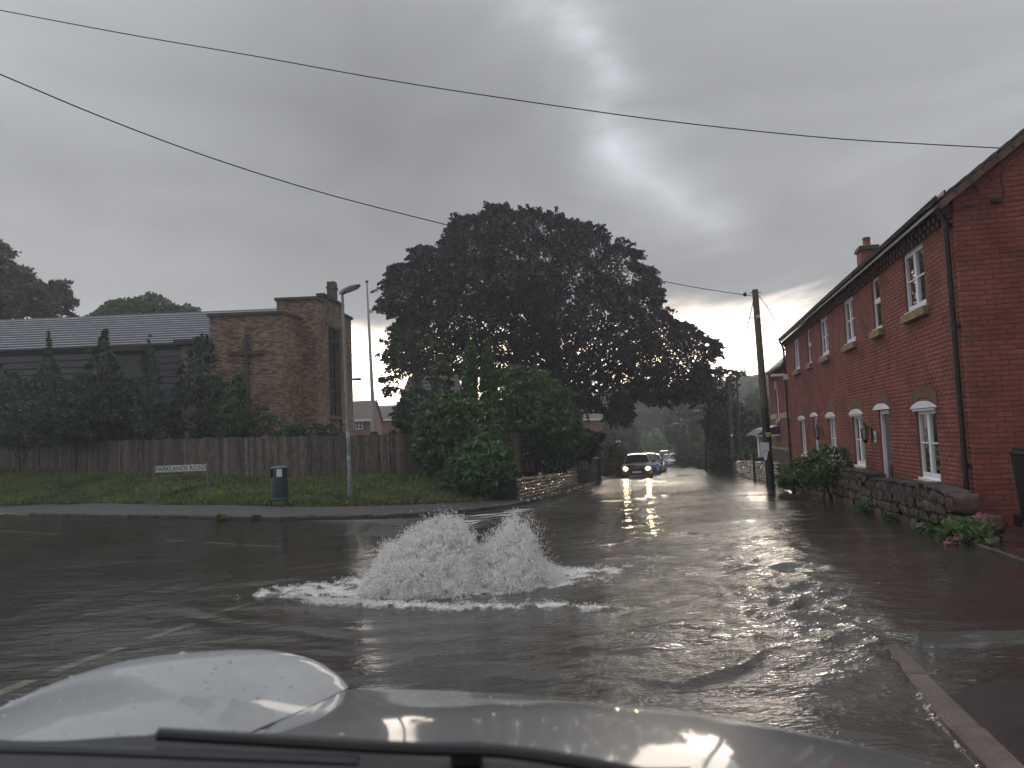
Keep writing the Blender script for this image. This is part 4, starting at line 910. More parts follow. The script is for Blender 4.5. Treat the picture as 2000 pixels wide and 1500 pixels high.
# shrub over the wall
tree('garden_shrub', 'leafy rose shrub spilling over the sandstone wall below the ground floor windows', 'shrub', [(1548, 925), (1552, 900), (1572, 893), (1590, 880), (1605, 868), (1622, 872), (1640, 868), (1655, 885), (1663, 910), (1660, 938), (1640, 945), (1600, 948), (1560, 945)], 18., .7, 130, 26, .055, .17, L_SHRUB, 1610, .03, 8, seed=51, edge=.6, asp=1.6)
tree('garden_shrub', 'low dark shrub behind the far end of the sandstone wall near the pole', 'shrub', [(1520, 945), (1524, 925), (1540, 915), (1556, 905), (1566, 915), (1570, 945), (1545, 955)], 22., .5, 60, 26, .06, .18, L_SHRUB, 1545, .03, 5, seed=52, edge=.6)
fls = MB()
rs = np.random.default_rng(8); C = np.array([at(1628 + rs.normal() * 7, 893 + rs.normal() * 9, 17.2 + rs.normal() * .1) for _ in range(34)]); V, Q = quads_from(C, .035, rs); tag(bigmesh('blossom', V, Q, mat('white_petal', (.7, .68, .74), .5)), 'pale white blossoms on the shrub by the garden wall', 'blossom', kind='stuff')
# wheelie bin at right edge
wb = thing('wheelie_bin', at(2052, 1080, 10.6) * [1, 1, 0] + [0, 0, .13], 'dark wheelie bin standing against the brick gable at the frame edge', 'wheelie bin'); c = at(2052, 1080, 10.6); c[2] = .14
BIN = mat('bin_plastic', (.012, .014, .013), .5)
b = MB(c, gd, fd); s0, s1 = .22, .28
b.add([(-s0, -s0, .06), (s0, -s0, .06), (s0, s0, .06), (-s0, s0, .06), (-s1, -s1, .98), (s1, -s1, .98), (s1, s1, .98), (-s1, s1, .98)], [(0, 3, 2, 1), (0, 1, 5, 4), (1, 2, 6, 5), (2, 3, 7, 6), (3, 0, 4, 7)]); b.build('body', BIN, wb)
MB(c, gd, fd).bbox(-.31, .31, -.33, .30, .975, 1.05, .03).bbox(-.27, .27, -.28, .28, 1.05, 1.09, .03).build('lid', BIN, wb)
for s in (-1, 1): MB(c, gd, fd).tube([(s * .24, .25, .09), (s * .29, .25, .09)], .09, 12).build('wheel', BLACK, wb)
MB(c, gd, fd).tube([(-.2, .34, .97), (.2, .34, .97)], .015, 6).build('handle', BIN, wb)
# ------------------------------------------------------------------ second brick house beyond
H2 = np.array([4.9 + .208 * 33, 33., 0.]); L2 = 8.
h2o = thing('brick_house', H2 + fd * 4, 'red brick house with buff stone band just beyond the telegraph pole', 'house')
z_e = 4.45; hl = [(4.6, 5.35, 1.95, 3.45)]
m = MB(H2, fd, nO); wallsheet(m, L2, -2, z_e, hl)
for (a, b_, c_, d_) in hl:
    m.quad((a, 0, c_), (a, -.14, c_), (a, -.14, d_), (a, 0, d_)); m.quad((b_, 0, c_), (b_, 0, d_), (b_, -.14, d_), (b_, -.14, c_)); m.quad((a, 0, d_), (b_, 0, d_), (b_, -.14, d_), (a, -.14, d_))
m.fr(H2 + fd * L2, gd, fd); m.add([(0, 0, -2), (6, 0, -2), (6, 0, z_e), (3, 0, z_e + 2.4), (0, 0, z_e)], [(0, 1, 2, 3, 4)]); m.fr(H2, gd, -fd); m.add([(0, 0, -2), (6, 0, -2), (6, 0, z_e), (3, 0, z_e + 2.4), (0, 0, z_e)], [(0, 1, 2, 3, 4)])
m.build('wall', MORT, h2o); V, Q = brickmesh(bricklist(L2, .75, z_e, hl + [(-1, 9, 2.02, 2.28)]), H2, fd, nO); tag(bigmesh('brickwork', V, Q, BRICK, h2o), kind='stuff')
V, Q = brickmesh(bricklist(L2, -1., .55, []), H2, fd, nO, .05); tag(bigmesh('plinth_bricks', V, Q, mat('dark_plinth_brick', (.09, .045, .038), .6, island=.25), h2o), kind='stuff')
MB(H2, fd, nO).box(0, L2, .0, .09, .56, .68).build('plinth_coping', KERBR, h2o)
BUFF = mat('buff_stone', (.40, .33, .23), .7, var=.2)
MB(H2, fd, nO).box(0, 4.6, .003, .035, 2.03, 2.27).box(5.35, L2, .003, .035, 2.03, 2.27).build('stone_band', BUFF, h2o)
window(4.6, 5.35, 1.95, 3.45, 'double', H2, h2o, BUFF)
MB(H2, fd, nO).prism([(4.5, 3.46), (5.45, 3.46), (5.55, 3.85), (4.4, 3.85)], .004, .045).build('lintel', BUFF, h2o)
rf = MB(H2, gd, fd); rf.add([(-.35, -.1, z_e - .25), (3, -.1, z_e + 2.45), (3, L2 + .1, z_e + 2.45), (-.35, L2 + .1, z_e - .25), (-.35, -.1, z_e - .17), (3, -.1, z_e + 2.53), (3, L2 + .1, z_e + 2.53), (-.35, L2 + .1, z_e - .17)], [(0, 1, 2, 3), (7, 6, 5, 4), (0, 4, 5, 1), (3, 2, 6, 7), (0, 3, 7, 4)]); rf2 = rf.build('roof', SLATE, h2o)
for k in range(14):
    s = -.35 + k * .24; z = z_e - .16 + k * .24 * .806; MB(H2, gd, fd).add([(s, -.12, z), (s + .27, -.12, z + .2), (s + .27, L2 + .12, z + .2), (s, L2 + .12, z), (s, -.12, z + .04), (s + .27, -.12, z + .225), (s + .27, L2 + .12, z + .225), (s, L2 + .12, z + .04)], [(0, 3, 2, 1), (4, 5, 6, 7), (0, 4, 7, 3), (0, 1, 5, 4), (3, 7, 6, 2)]).build('slate_course', SLATE, rf2)
tag(MB().box(-.04, .04, -.04, .04, -.05, .06).tube([(0, 0, 0), (-.12, -.1, .02)], .03, 6).build('security_camera', BLACK, None, False, Matrix.Translation(Vector(H2 + fd * .9 + nO * .1 + [0, 0, 3.95]))), 'small dark dome camera high on the wall of the brick house with the buff band', 'security camera')
# porch beyond
pp = at(1486, 893, 38); pz = float(gz(11, 38)); po = thing('porch', (pp[0], 38, pz), 'small tiled porch canopy on a white post beside the brick house', 'porch')
MB().box(pp[0] - .09, pp[0] + .09, 37.9, 38.1, at(1486, 893, 38)[2], at(1484, 852, 38)[2]).build('post', WHITE, po)
za = at(1484, 850, 38)[2]; x0 = at(1470, 850, 38)[0]
MB().prism([(x0, za), (x0 + 1.6, za), (x0 + 1.6, za + .5), (x0 + .5, za + .3)], 37.5, 39.3).build('canopy_roof', SLATE, po); MB().box(x0, x0 + 1.6, 37.45, 37.52, za - .07, za + .01).build('fascia', WHITE, po)
MB().box(pp[0] - .35, pp[0] + .35, 37.8, 38.2, pz - .1, at(1486, 893, 38)[2] - .003).build('dwarf_wall', mat('dark_plinth_brick', (.09, .045, .038), .6, island=.25), po)
# ------------------------------------------------------------------ stone walls far right
def rubble(name, label, P0, P1, h0, h1, seed, th=.35, mm=None, cat='stone wall', sz=.19, side=1):
    rs = np.random.default_rng(seed); P0 = np.array(P0, float); P1 = np.array(P1, float); L = np.linalg.norm((P1 - P0)[:2]); ex = (P1 - P0) / L; nn = np.array([ex[1], -ex[0], 0]) * side; nn /= np.linalg.norm(nn)
    o = thing(name, P0, label, cat); b = MB(P0, ex, nn); b.add([(0, 0, -.3), (L, 0, -.3), (L, -th, -.3), (0, -th, -.3), (0, 0, h0), (L, 0, h1), (L, -th, h1), (0, -th, h0)], [(0, 1, 5, 4), (1, 2, 6, 5), (2, 3, 7, 6), (3, 0, 4, 7), (4, 5, 6, 7)]); b.build('wall_core', mat('dark_joint', (.03, .026, .022), .9), o)
    VV = []; QQ = []; k = 0
    z = 0.
    while z < max(h0, h1) + .03:
        hh = sz * rs.uniform(.45, .75); x = rs.uniform(-.1, 0)
        while x < L:
            w = sz * rs.uniform(.7, 1.7); hx = h0 + (h1 - h0) * x / L
            if z < hx:
                c = np.array([x + w / 2, .0, z + hh / 2]); q = [(-1, -1), (1, -1), (1, 1), (-1, 1)]; j = lambda: rs.normal(0, .012)
                outer = [c + [a * w / 2 * .96 + j(), -.03, b2 * hh / 2 * .94 + j()] for a, b2 in q]; inner = [c + [a * w / 2 * .72 + j(), .035 + rs.uniform(0, .045), b2 * hh / 2 * .66 + j()] for a, b2 in q]
                pts = np.array(outer + inner); pts = P0 + pts[:, [0]] * ex + pts[:, [1]] * nn + pts[:, [2]] * np.array([0, 0, 1.]); VV.append(pts); QQ.append(np.array([(4, 5, 6, 7), (0, 1, 5, 4), (1, 2, 6, 5), (2, 3, 7, 6), (3, 0, 4, 7)]) + 8 * k); k += 1
            x += w
        z += hh
    tag(bigmesh('stones', np.concatenate(VV), np.concatenate(QQ), mm or mat('wet_rubble', (.21, .175, .135), .22, coat=.6, island=.5, var=.3, vscale=9), o), kind='stuff'); return o
a = gnd(1000, 975, .1); b = gnd(1120, 943, .1)
rubble('rubble_wall', 'low wet rubble stone wall glinting at the back of the left footway', (0.05, 25.6, float(gz(0, 25.6)) + .1), (2.95, 38.5, float(gz(3, 38.5)) + .1), .62, .72, 3)
rubble('rubble_wall', 'rough rubble wall on the right bending away behind the telegraph pole', (9.22, 27.6, -.52), (11.3, 40., -.9), .8, .85, 4, side=-1)
rubble('rubble_wall', 'distant low rubble wall facing the road right of the dark hedge', (12.1, 43.2, -1.05), (16., 42.6, -1.), .85, .8, 5)
# ------------------------------------------------------------------ telegraph pole
pb = np.array([8.38, 26., float(gz(8.3, 26.)) + .1]); ptp = at(1474.5, 566, 26.3); pole = thing('telegraph_pole', pb, 'leaning wooden telegraph pole with climbing steps and a dark lower half', 'telegraph pole')
md = pb + (ptp - pb) * .40
MB().tube([pb - [0, 0, .2], pb, md], [.155, .15, .125], 14).build('lower_pole', POLEB, pole, True); MB().tube([md, (md + ptp) / 2, ptp], [.125, .112, .10], 14).build('upper_pole', POLEW, pole, True)
for k in range(9):
    t_ = .44 + k * .052 + (.01 if k % 2 else 0); c = pb + (ptp - pb) * t_; s = 1 if k % 2 else -1
    MB().tube([c + [s * .1, 0, 0], c + [s * .27, -.02, .02], c + [s * .29, -.02, .07]], .012, 5).build('step', GALV, pole)
c = pb + (ptp - pb) * .86; MB().bbox(-.06, .06, -.145, -.115, -.05, .05, .005).build('number_plate', mat('dull_white', (.55, .55, .52), .5), pole, False, Matrix.Translation(Vector(c)))
c = pb + (ptp - pb) * .27; MB().bbox(-.09, .09, -.17, -.135, -.02, .05, .005).bbox(-.05, .05, -.168, -.135, -.10, -.02, .005).build('warning_label', mat('yellow_label', (.55, .47, .15), .5), pole, False, Matrix.Translation(Vector(c)))
MB().tube([ptp + [-.18, 0, -.10], ptp + [.2, 0, -.10]], .02, 6).build('crossbar', GALV, pole)
c = at(1494, 880, 25.7); sg = MB().bbox(-.14, .14, -.01, .01, -.02, .26, .004).add([(-.1, -.01, -.03), (.1, -.01, -.03), (.03, -.01, -.32), (-.03, -.01, -.32), (-.1, .01, -.03), (.1, .01, -.03), (.03, .01, -.32), (-.03, .01, -.32)], [(0, 1, 2, 3), (7, 6, 5, 4), (0, 3, 7, 4), (1, 5, 6, 2), (3, 2, 6, 7)]).build('notice', WHITE, None, False, Matrix.Translation(Vector(c))); tag(sg, 'torn white notice fixed to the left side of the telegraph pole', 'notice')
# overhead wires
def wire(name, pts, d0, d1, r, label):
    n = len(pts); x0, x1 = pts[0][0], pts[-1][0]; P_ = []
    for (px, py) in pts:
        t_ = (px - x0) / (x1 - x0); P_.append(at(px, py, 1 / ((1 - t_) / d0 + t_ / d1)))
    P_ = resample(np.array(P_), .5); tag(MB().tube(P_, r, 6).build(name, BLACK, None, True), label, 'cable', 'overhead cables'); 
wire('overhead_cable', [(-200, -17), (0, 20), (250, 67), (500, 110), (750, 155), (1000, 194), (1300, 236), (1600, 268), (1800, 281), (1968, 290)], 13., 11.7, .0085, 'upper overhead cable crossing the whole sky to the brick gable')
wire('overhead_cable', [(-200, 60), (0, 145), (200, 229), (400, 304), (600, 368), (760, 411), (900, 446), (1050, 484), (1200, 527), (1340, 558), (1468, 578)], 12., 26.2, .0115, 'lower overhead cable sagging across the sky to the telegraph pole')
wire('overhead_cable', [(1480, 575), (1500, 602), (1518, 635), (1531, 658)], 26.2, 29.3, .012, 'short cable from the pole top to the far gutter of the red house')
wire('overhead_cable', [(1472, 585), (1462, 630), (1450, 675), (1440, 718)], 26.2, 55, .016, 'thin cable dropping from the pole top towards the distant lamp')
tag(MB().lathe([(.02, -.06), (.07, -.03), (.07, .03), (.02, .06)], (0, 0, 0), 10).build('cable_splice', BLACK, None, True, frameM(at(1455, 575, 25.4), (0, 0, 1), (0, 1, 0), (1, 0, 0))), 'round black splice on the lower cable beside the pole top', 'cable splice')
# ================================================================== LEFT SIDE: FENCE, SIGN, BIN, LAMP
fen = thing('board_fence', (-8, 28, .46), 'long weathered close-board timber fence behind the grass verge', 'fence')
fp = resample(FL, .135, True); fb_cache = []
for k in range(8):
    h_ = 1.50 + rng.normal(0, .012); sk = rng.normal(0, .004); t_ = MB(); wv = .066
    t_.add([(-wv, 0, 0), (wv, .004, 0), (wv, .022, 0), (-wv, .014, 0), (-wv + sk, 0, h_), (wv + sk, .004, h_ + rng.normal(0, .008)), (wv + sk, .022, h_), (-wv + sk, .014, h_)], [(0, 1, 5, 4), (1, 2, 6, 5), (2, 3, 7, 6), (3, 0, 4, 7), (4, 5, 6, 7)])
    me = bpy.data.meshes.new('board'); me.from_pydata(t_.V, [], t_.F); me.materials.append(WOOD); fb_cache.append(me)
def ftop(x): return np.interp(x, [at(0, 868, 34.5)[0], at(420, 855, 28.9)[0], at(560, 853, 28)[0], at(760, 848, 28.6)[0], at(870, 850, 29.2)[0]], [at(0, 868, 34.5)[2], at(420, 855, 28.9)[2], at(560, 853, 28)[2], at(760, 848, 28.6)[2], at(870, 850, 29.2)[2]])
for k in range(len(fp) - 1):
    p = fp[k]; t_ = fp[k + 1] - p; t_ = t_[:2] / np.linalg.norm(t_[:2]); zt = float(ftop(p[0])) + rng.normal(0, .008); zb_ = float(fz(p[0])) - .06
    M_ = frameM((p[0], p[1], zb_), (t_[0], t_[1], 0), (-t_[1], t_[0], 0)) @ Matrix.Rotation(rng.normal(0, .008), 4, 'Y') @ Matrix.Diagonal((1, 1, (zt - zb_) / 1.5, 1))
    link(bpy.data.objects.new('board', fb_cache[rng.integers(8)]), fen, M_)
for x in np.arange(-25, 0, 2.7):
    y = float(fy(x)); MB().box(x - .05, x + .05, y + .05, y + .15, float(fz(x)) - .2, float(ftop(x)) - .05).build('fence_post', WOOD, fen)
for a, b_ in zip(FL, FL[1:]):
    for q in (.25, .75, .93): 
        za = a[2] + (ftop(a[0]) - a[2]) * q; zb2 = b_[2] + (ftop(b_[0]) - b_[2]) * q
        MB().add([(a[0], a[1] + .03, za), (b_[0], b_[1] + .03, zb2), (b_[0], b_[1] + .03, zb2 + .08), (a[0], a[1] + .03, za + .08), (a[0], a[1] + .07, za), (b_[0], b_[1] + .07, zb2), (b_[0], b_[1] + .07, zb2 + .08), (a[0], a[1] + .07, za + .08)], [(0, 1, 2, 3), (4, 5, 6, 7), (3, 2, 6, 7), (0, 1, 5, 4)]).build('rail', WOOD, fen)
# street name sign
ds = 22.9; a = at(302, 909, ds); b_ = at(404, 908, ds); sw = b_[0] - a[0]; zt = (at(302, 909, ds)[2] + at(404, 908, ds)[2]) / 2; zbm = (at(302, 922, ds)[2] + at(404, 921, ds)[2]) / 2; tilt = 0.
def vground(x, y):
    i_ = int(np.clip(np.searchsorted(bx, x), 1, len(bx) - 1)); col = VG[i_]; return float(np.interp(y, col[:, 1], col[:, 2]))
zg_ = vground((a[0] + b_[0]) / 2, ds)
sgn = thing('street_name_sign', ((a[0] + b_[0]) / 2, ds, zg_), 'low white street name sign reading PARKLANDS ROAD on two grey posts in the grass', 'street sign')
MB().bbox(a[0], b_[0], ds - .012, ds + .012, zbm, zt, .004).build('sign_plate', mat('sign_white', (.66, .67, .66), .4), sgn)
br = MB(); w_ = .008
for (x0, x1, z0, z1) in ((a[0] + .012, b_[0] - .012, zbm + .012, zbm + .012 + w_), (a[0] + .012, b_[0] - .012, zt - .012 - w_, zt - .012), (a[0] + .012, a[0] + .012 + w_, zbm + .012 + w_, zt - .012 - w_), (b_[0] - .012 - w_, b_[0] - .012, zbm + .012 + w_, zt - .012 - w_)): br.box(x0, x1, ds - .0155, ds - .0125, z0, z1)
SBL = mat('sign_black', (.015, .015, .015), .4); br.build('border', SBL, sgn)
fc = bpy.data.curves.new('lettering', 'FONT'); fc.body = 'PARKLANDS ROAD'; fc.size = .168; fc.align_x = 'CENTER'; fc.align_y = 'CENTER'; fc.extrude = .0015; fc.offset = .0022; fc.space_character = 1.02; fc.materials.append(SBL)
_to = bpy.data.objects.new('lettering_curve', fc); COL.objects.link(_to); bpy.context.view_layer.update(); _me = bpy.data.meshes.new_from_object(_to.evaluated_get(bpy.context.evaluated_depsgraph_get())); bpy.data.objects.remove(_to); _me.materials.clear(); _me.materials.append(SBL)
link(bpy.data.objects.new('lettering', _me), sgn, frameM(((a[0] + b_[0]) / 2, ds - .0145, (zt + zbm) / 2), (1, 0, 0), (0, 0, 1), (0, -1, 0)))
for x in (a[0] - .02, b_[0] + .02): MB().box(x - .025, x + .025, ds - .025, ds + .025, vground(x, ds) - .2, zt + .03).build('post', mat('grey_post', (.13, .13, .135), .5), sgn)
# litter bin
db = 22.2; c = at(546, 978, db); c[2] = vground(c[0], db); bn = thing('litter_bin', c, 'dark green litter bin with a white notice standing on the grass verge', 'litter bin')
GRN = mat('green_bin_plastic', (.007, .040, .032), .4, coat=.2); T_ = tuple(c)
MB().lathe([(.27, -.02), (.27, .0), (.262, .06), (.255, .12)], T_, 24).build('base', mat('bin_dark_base', (.012, .03, .028), .5), bn, True)
MB().lathe([(.262, .125), (.267, .135), (.267, .15), (.255, .16)], T_, 24).build('band', mat('bin_band', (.04, .12, .09), .5), bn, True)
MB().lathe([(.252, .16), (.245, .5), (.225, .74)], T_, 24).build('body', GRN, bn, True)
nb = 24; hd = MB(); P_ = []
for k in range(nb + 1):
    w = 2 * math.pi * k / nb; 
    if not (3.35 < w % (2 * math.pi) < 4.15 or 5.6 < w % (2 * math.pi) < 6.1 and False): 
        w2 = 2 * math.pi * (k + 1) / nb; r1, r2 = .225, .218
        hd.add([(c[0] + r1 * math.cos(w), c[1] + r1 * math.sin(w), c[2] + .74), (c[0] + r1 * math.cos(w2), c[1] + r1 * math.sin(w2), c[2] + .74), (c[0] + r2 * math.cos(w2), c[1] + r2 * math.sin(w2), c[2] + .98), (c[0] + r2 * math.cos(w), c[1] + r2 * math.sin(w), c[2] + .98)], [(0, 1, 2, 3)])
hd.build('hood', GRN, bn, True); MB().lathe([(.17, .70), (.17, .985)], T_, 16).build('liner', BLACK, bn)
MB().lathe([(.225, .975), (.25, .985), (.25, 1.01), (.2, 1.045), (.05, 1.06)], T_, 24).build('lid', mat('bin_lid', (.018, .085, .07), .4), bn, True)
nm = MB(); P_ = [[(c[0] + .236 * math.cos(w), c[1] + .236 * math.sin(w), c[2] + z) for z in (.76, .99)] for w in np.linspace(4.72, 5.35, 6)]; nm.grid(np.array(P_)); nm.build('notice', mat('notice_white', (.7, .71, .72), .5), bn)
# street lamp
dl = 23.3; lb = at(684.5, 966, dl); lb[2] = vground(lb[0], dl); lt = at(668.5, 572, dl); lm = thing('street_lamp', lb, 'galvanised street lamp post standing on the grass verge before the church', 'street lamp')
k1 = lb + (lt - lb) * .112
MB().tube([lb - [0, 0, .2], k1], .078, 14).build('base_sleeve', GALV, lm, True); MB().tube([k1, k1 + (lt - lb) * .02, lt], [.075, .056, .040], 14).build('column', GALV, lm, True)
h1 = lt + [0, 0, .0]; e1 = at(699, 559, dl - .5); ex_ = (e1 - h1) / np.linalg.norm(e1 - h1); ey_ = np.cross([0, 0, 1], ex_); ey_ /= np.linalg.norm(ey_); ez_ = np.cross(ex_, ey_)
hm = MB(h1, ex_, ey_, ez_); L = float(np.linalg.norm(e1 - h1))
rows = []
for (x, w, z0, z1) in ((-.10, .04, -.03, .05), (-.02, .075, -.05, .075), (L * .3, .11, -.02, .10), (L * .7, .125, -.02, .10), (L, .10, -.01, .07), (L + .08, .03, .015, .04)):
    rows.append([(x, -w, (z0 + z1) / 2), (x, -w * .8, z1 * .85), (x, 0, z1), (x, w * .8, z1 * .85), (x, w, (z0 + z1) / 2), (x, w * .85, z0), (x, -w * .85, z0), (x, -w, (z0 + z1) / 2)])
hm.grid(np.array(rows)); hm.build('lamp_head', GALV, lm, True); MB(h1, ex_, ey_, ez_).bbox(L * .28, L * .95, -.085, .085, -.055, -.022, .02).build('diffuser', mat('lamp_diffuser', (.62, .63, .60), .3), lm)
for t_, hh_ in ((.31, .09), (.20, .06), (.52, .0)): 
    if hh_: q = lb + (lt - lb) * t_; MB().lathe([(.060, -hh_), (.060, hh_)], tuple(q), 12).build('sticker', mat('faded_sticker', (.42, .43, .43), .6), lm)
# flagpole
f0 = at(731, 850, 33.5); f1 = at(716.5, 551, 33.5); fpz = thing('flagpole', f0 * [1, 1, 0] + [0, 0, .4], 'tall tapering white flagpole between the church and the big tree', 'flagpole')
MB().tube([f0 - [0, 0, .8], f0, f0 + (f1 - f0) * .2, f1], [.12, .115, .085, .035], 12).build('pole', mat('flagpole_paint', (.42, .42, .42), .4), fpz, True); MB().lathe([(.01, -.03), (.07, -.01), (.07, .05), (.01, .09)], tuple(f1), 10).build('finial', BLACK, fpz, True); MB().lathe([(.16, -.15), (.16, .12), (.13, .16)], tuple(f0), 12).build('collar', BLACK, fpz)
# ------------------------------------------------------------------ church
chu = thing('church', (-12, 38, .4), 'buff brick church with stone cross, tall side window and ribbed metal nave roof', 'church')
AX0, AX1, AY = at(410, 700, 35.5)[0], at(553, 700, 35.5)[0], 35.5; AZ = at(480, 616, 35.5)[2]
BX0, BX1, BY = at(541, 640, 37.5)[0], at(617, 640, 37.5)[0], 37.5; BZ = at(580, 586, 37.5)[2]
m = MB()
def cwall(O, ex, L, z0, z1, hl=[], mm=None):
    en = np.array([ex[1], -ex[0], 0]); w = MB(O, ex, en); wallsheet(w, L, z0, z1, hl); return w, en
VV = []; QQ = []; nv_ = 0
def cb(O, ex, L, z0, z1, hl=[]):
    global nv_
    ex = np.array(ex, float); ex /= np.linalg.norm(ex); en = np.array([ex[1], -ex[0], 0]); O = np.array(O, float)
    mo = MB(O, ex, en); wallsheet(mo, L, z0, z1, hl); m.F.extend([[len(m.V) + i for i in f] for f in mo.F]); m.V.extend(mo.V)
    V, Q = brickmesh(bricklist(L, z0, z1, hl), O, ex, en, .012, .006); VV.append(V); QQ.append(Q + nv_); nv_ += len(V); return O, ex, en
LA = AX1 - AX0
cb((AX0, AY, 0), (1, 0, 0), LA, .3, AZ)
sA = np.array([.16, 1, 0]); LsA = 2.05; cb((AX1, AY, 0), sA, LsA, .3, AZ)
cb((BX0, BY, 0), (1, 0, 0), BX1 - BX0, .3, BZ)
sB = np.array([.083, 1, 0]); sBn = sB / np.linalg.norm(sB)
def sx(px): # distance along the side face
    k = (px - 1000) / F; y = (BX1 - .083 * BY) / (k - .083); return (y - BY) / sBn[1]
w0, w1 = sx(643), sx(664); ye = lambda s: BY + s * sBn[1]
wz0, wz1 = at(655, 812, ye((w0 + w1) / 2))[2], at(655, 642, ye((w0 + w1) / 2))[2]
bay0, bay1, LB = sx(632), sx(672), sx(688); BZ2 = at(652, 588, ye(sx(652)))[2]; BZ3 = at(683, 622, ye(sx(683)))[2]
cb((BX1, BY, 0), sB, bay0, .3, BZ); Ob = np.array([BX1, BY, 0])
cb(Ob + sBn * bay0, sB, bay1 - bay0, .3, BZ2, [(w0 - bay0 - .12, w1 - bay0 + .12, wz0 - .9, wz1 + .15)]); cb(Ob + sBn * bay1, sB, LB - bay1, .3, BZ3)
m.box(AX0, AX0 + .02, AY + .02, AY + 4.5, .3, AZ - .01); m.box(BX0, BX0 + .02, BY + .02, BY + 6, .3, BZ - .01); m.box(BX0, BX1 + .45, BY + 5.9, BY + 6, .3, BZ - .01)
m.build('wall', CMORT, chu); tag(bigmesh('brickwork', np.concatenate(VV), np.concatenate(QQ), CBRICK, chu), kind='stuff')
enB = np.array([sBn[1], -sBn[0], 0])
# copings
MB().box(AX0 - .08, AX1 + .10, AY - .10, AY + .3, AZ, AZ + .13).build('coping', COPE, chu); MB((AX1, AY, 0), sA / np.linalg.norm(sA), (1, -.16, 0)).box(.22, LsA, -.3, .11, AZ + .003, AZ + .135).build('coping', COPE, chu)
MB().box(BX0 - .08, BX1 + .09, BY - .10, BY + .3, BZ, BZ + .14).build('coping', COPE, chu); g_ = MB(Ob, sBn, enB); g_.box(.2, bay0, -.3, .10, BZ + .003, BZ + .145); g_.box(bay0, bay1, -.3, .12, BZ2, BZ2 + .13); g_.box(bay1, LB + .1, -.3, .10, BZ3, BZ3 + .14); g_.build('coping', COPE, chu)
fr_w = MB(Ob, sBn, enB); a_, b2 = w0 - .12, w1 + .12
fr_w.box(a_, a_ + .16, -.30, .03, wz0, wz1); fr_w.box(b2 - .16, b2, -.30, .03, wz0, wz1); fr_w.box(a_, b2, -.30, .04, wz1, wz1 + .15); fr_w.box(a_, b2, -.30, .05, wz0 - .18, wz0); fr_w.box(a_ + .16, b2 - .16, -.3, -.05, wz0 - .9, wz0 - .18)
fro = fr_w.build('window', CSTONE, chu); MB(Ob, sBn, enB).quad((a_, -.26, wz0), (b2, -.26, wz0), (b2, -.26, wz1), (a_, -.26, wz1)).build('pane', GLASSL, fro)
mu = MB(Ob, sBn, enB)
for k in (1, 2): x = a_ + .16 + (b2 - a_ - .32) * k / 3; mu.box(x - .035, x + .035, -.26, -.18, wz0, wz1)
for k in range(1, 7): z = wz0 + (wz1 - wz0) * k / 7; mu.box(a_ + .16, b2 - .16, -.255, -.21, z - .02, z + .02)
mu.build('mullions', mat('lead_grey', (.10, .10, .10), .6), fro)
cx0 = at(482, 700, AY - .05)[0]; zt, zbt = at(480, 654, AY)[2], at(483, 796, AY)[2]; zc_ = at(480, 690, AY)[2]; hx0, hx1 = at(447, 690, AY)[0], at(517, 690, AY)[0]
cr = MB().bbox(cx0 - .09, cx0 + .09, AY - .16, AY - .014, zbt, zt, .01); cr.bbox(hx0, cx0 - .093, AY - .14, AY - .014, zc_ - .09, zc_ + .09, .01); cr.bbox(cx0 + .093, hx1, AY - .14, AY - .014, zc_ - .09, zc_ + .09, .01); cr.build('cross', mat('cross_stone', (.075, .055, .05), .7, var=.5, vscale=2), chu)
ck = MB(); q0, q1 = at(641, 600, 41)[0], at(656.5, 600, 41)[0]; zt = at(648, 551, 41)[2]; ck.box(q0, q1, 40.8, 41.4, 7, zt - .35); ck.box(q0 - .05, q1 + .05, 40.75, 41.45, zt - .35, zt - .28); ck.box(q0 + .0, q1 - .0, 40.8, 41.4, zt - .28, zt); ck.build('chimney', mat('mossy_chimney', (.085, .082, .05), .8, var=.3), chu)
# nave
NY = 40.; zn0, zn1 = 7.12, at(300, 616, 43.2)[2]; NX0 = -46
MB().box(NX0, BX0, NY, NY + .1, -.2, zn0 + .10).build('nave_wall', mat('dark_cladding_gap', (.02, .02, .022), .8), chu)
CLAD = mat('grey_cladding', (.060, .060, .066), .55, var=.2)
for k in range(20):
    z = .3 + k * .345
    if z > zn0 - .3: break
    MB().add([(NX0, NY - .05, z + .02), (AX0 - .0, NY - .05, z + .02), (AX0, NY - .02, z + .315), (NX0, NY - .02, z + .315), (NX0, NY - .002, z + .02), (AX0, NY - .002, z + .02), (AX0, NY - .002, z + .315), (NX0, NY - .002, z + .315)], [(0, 1, 2, 3), (0, 4, 5, 1), (3, 2, 6, 7)]).build('cladding_board', CLAD, chu)
RIB = mat('zinc_rib', (.23, .235, .26), .35, metal=.6, var=.15); rr = MB(); rr.add([(NX0, NY - .2, zn0), (BX0 - .02, NY - .2, zn0), (BX0 - .02, 43.2, zn1), (NX0, 43.2, zn1)], [(0, 1, 2, 3)]); rfo = rr.build('roof', mat('zinc_trough', (.03, .03, .035), .5), chu)
nr = 13; sl = np.array([0, 43.4 - NY, zn1 - zn0]); sln = sl / np.linalg.norm(sl); up_ = np.array([0, -sln[2], sln[1]])
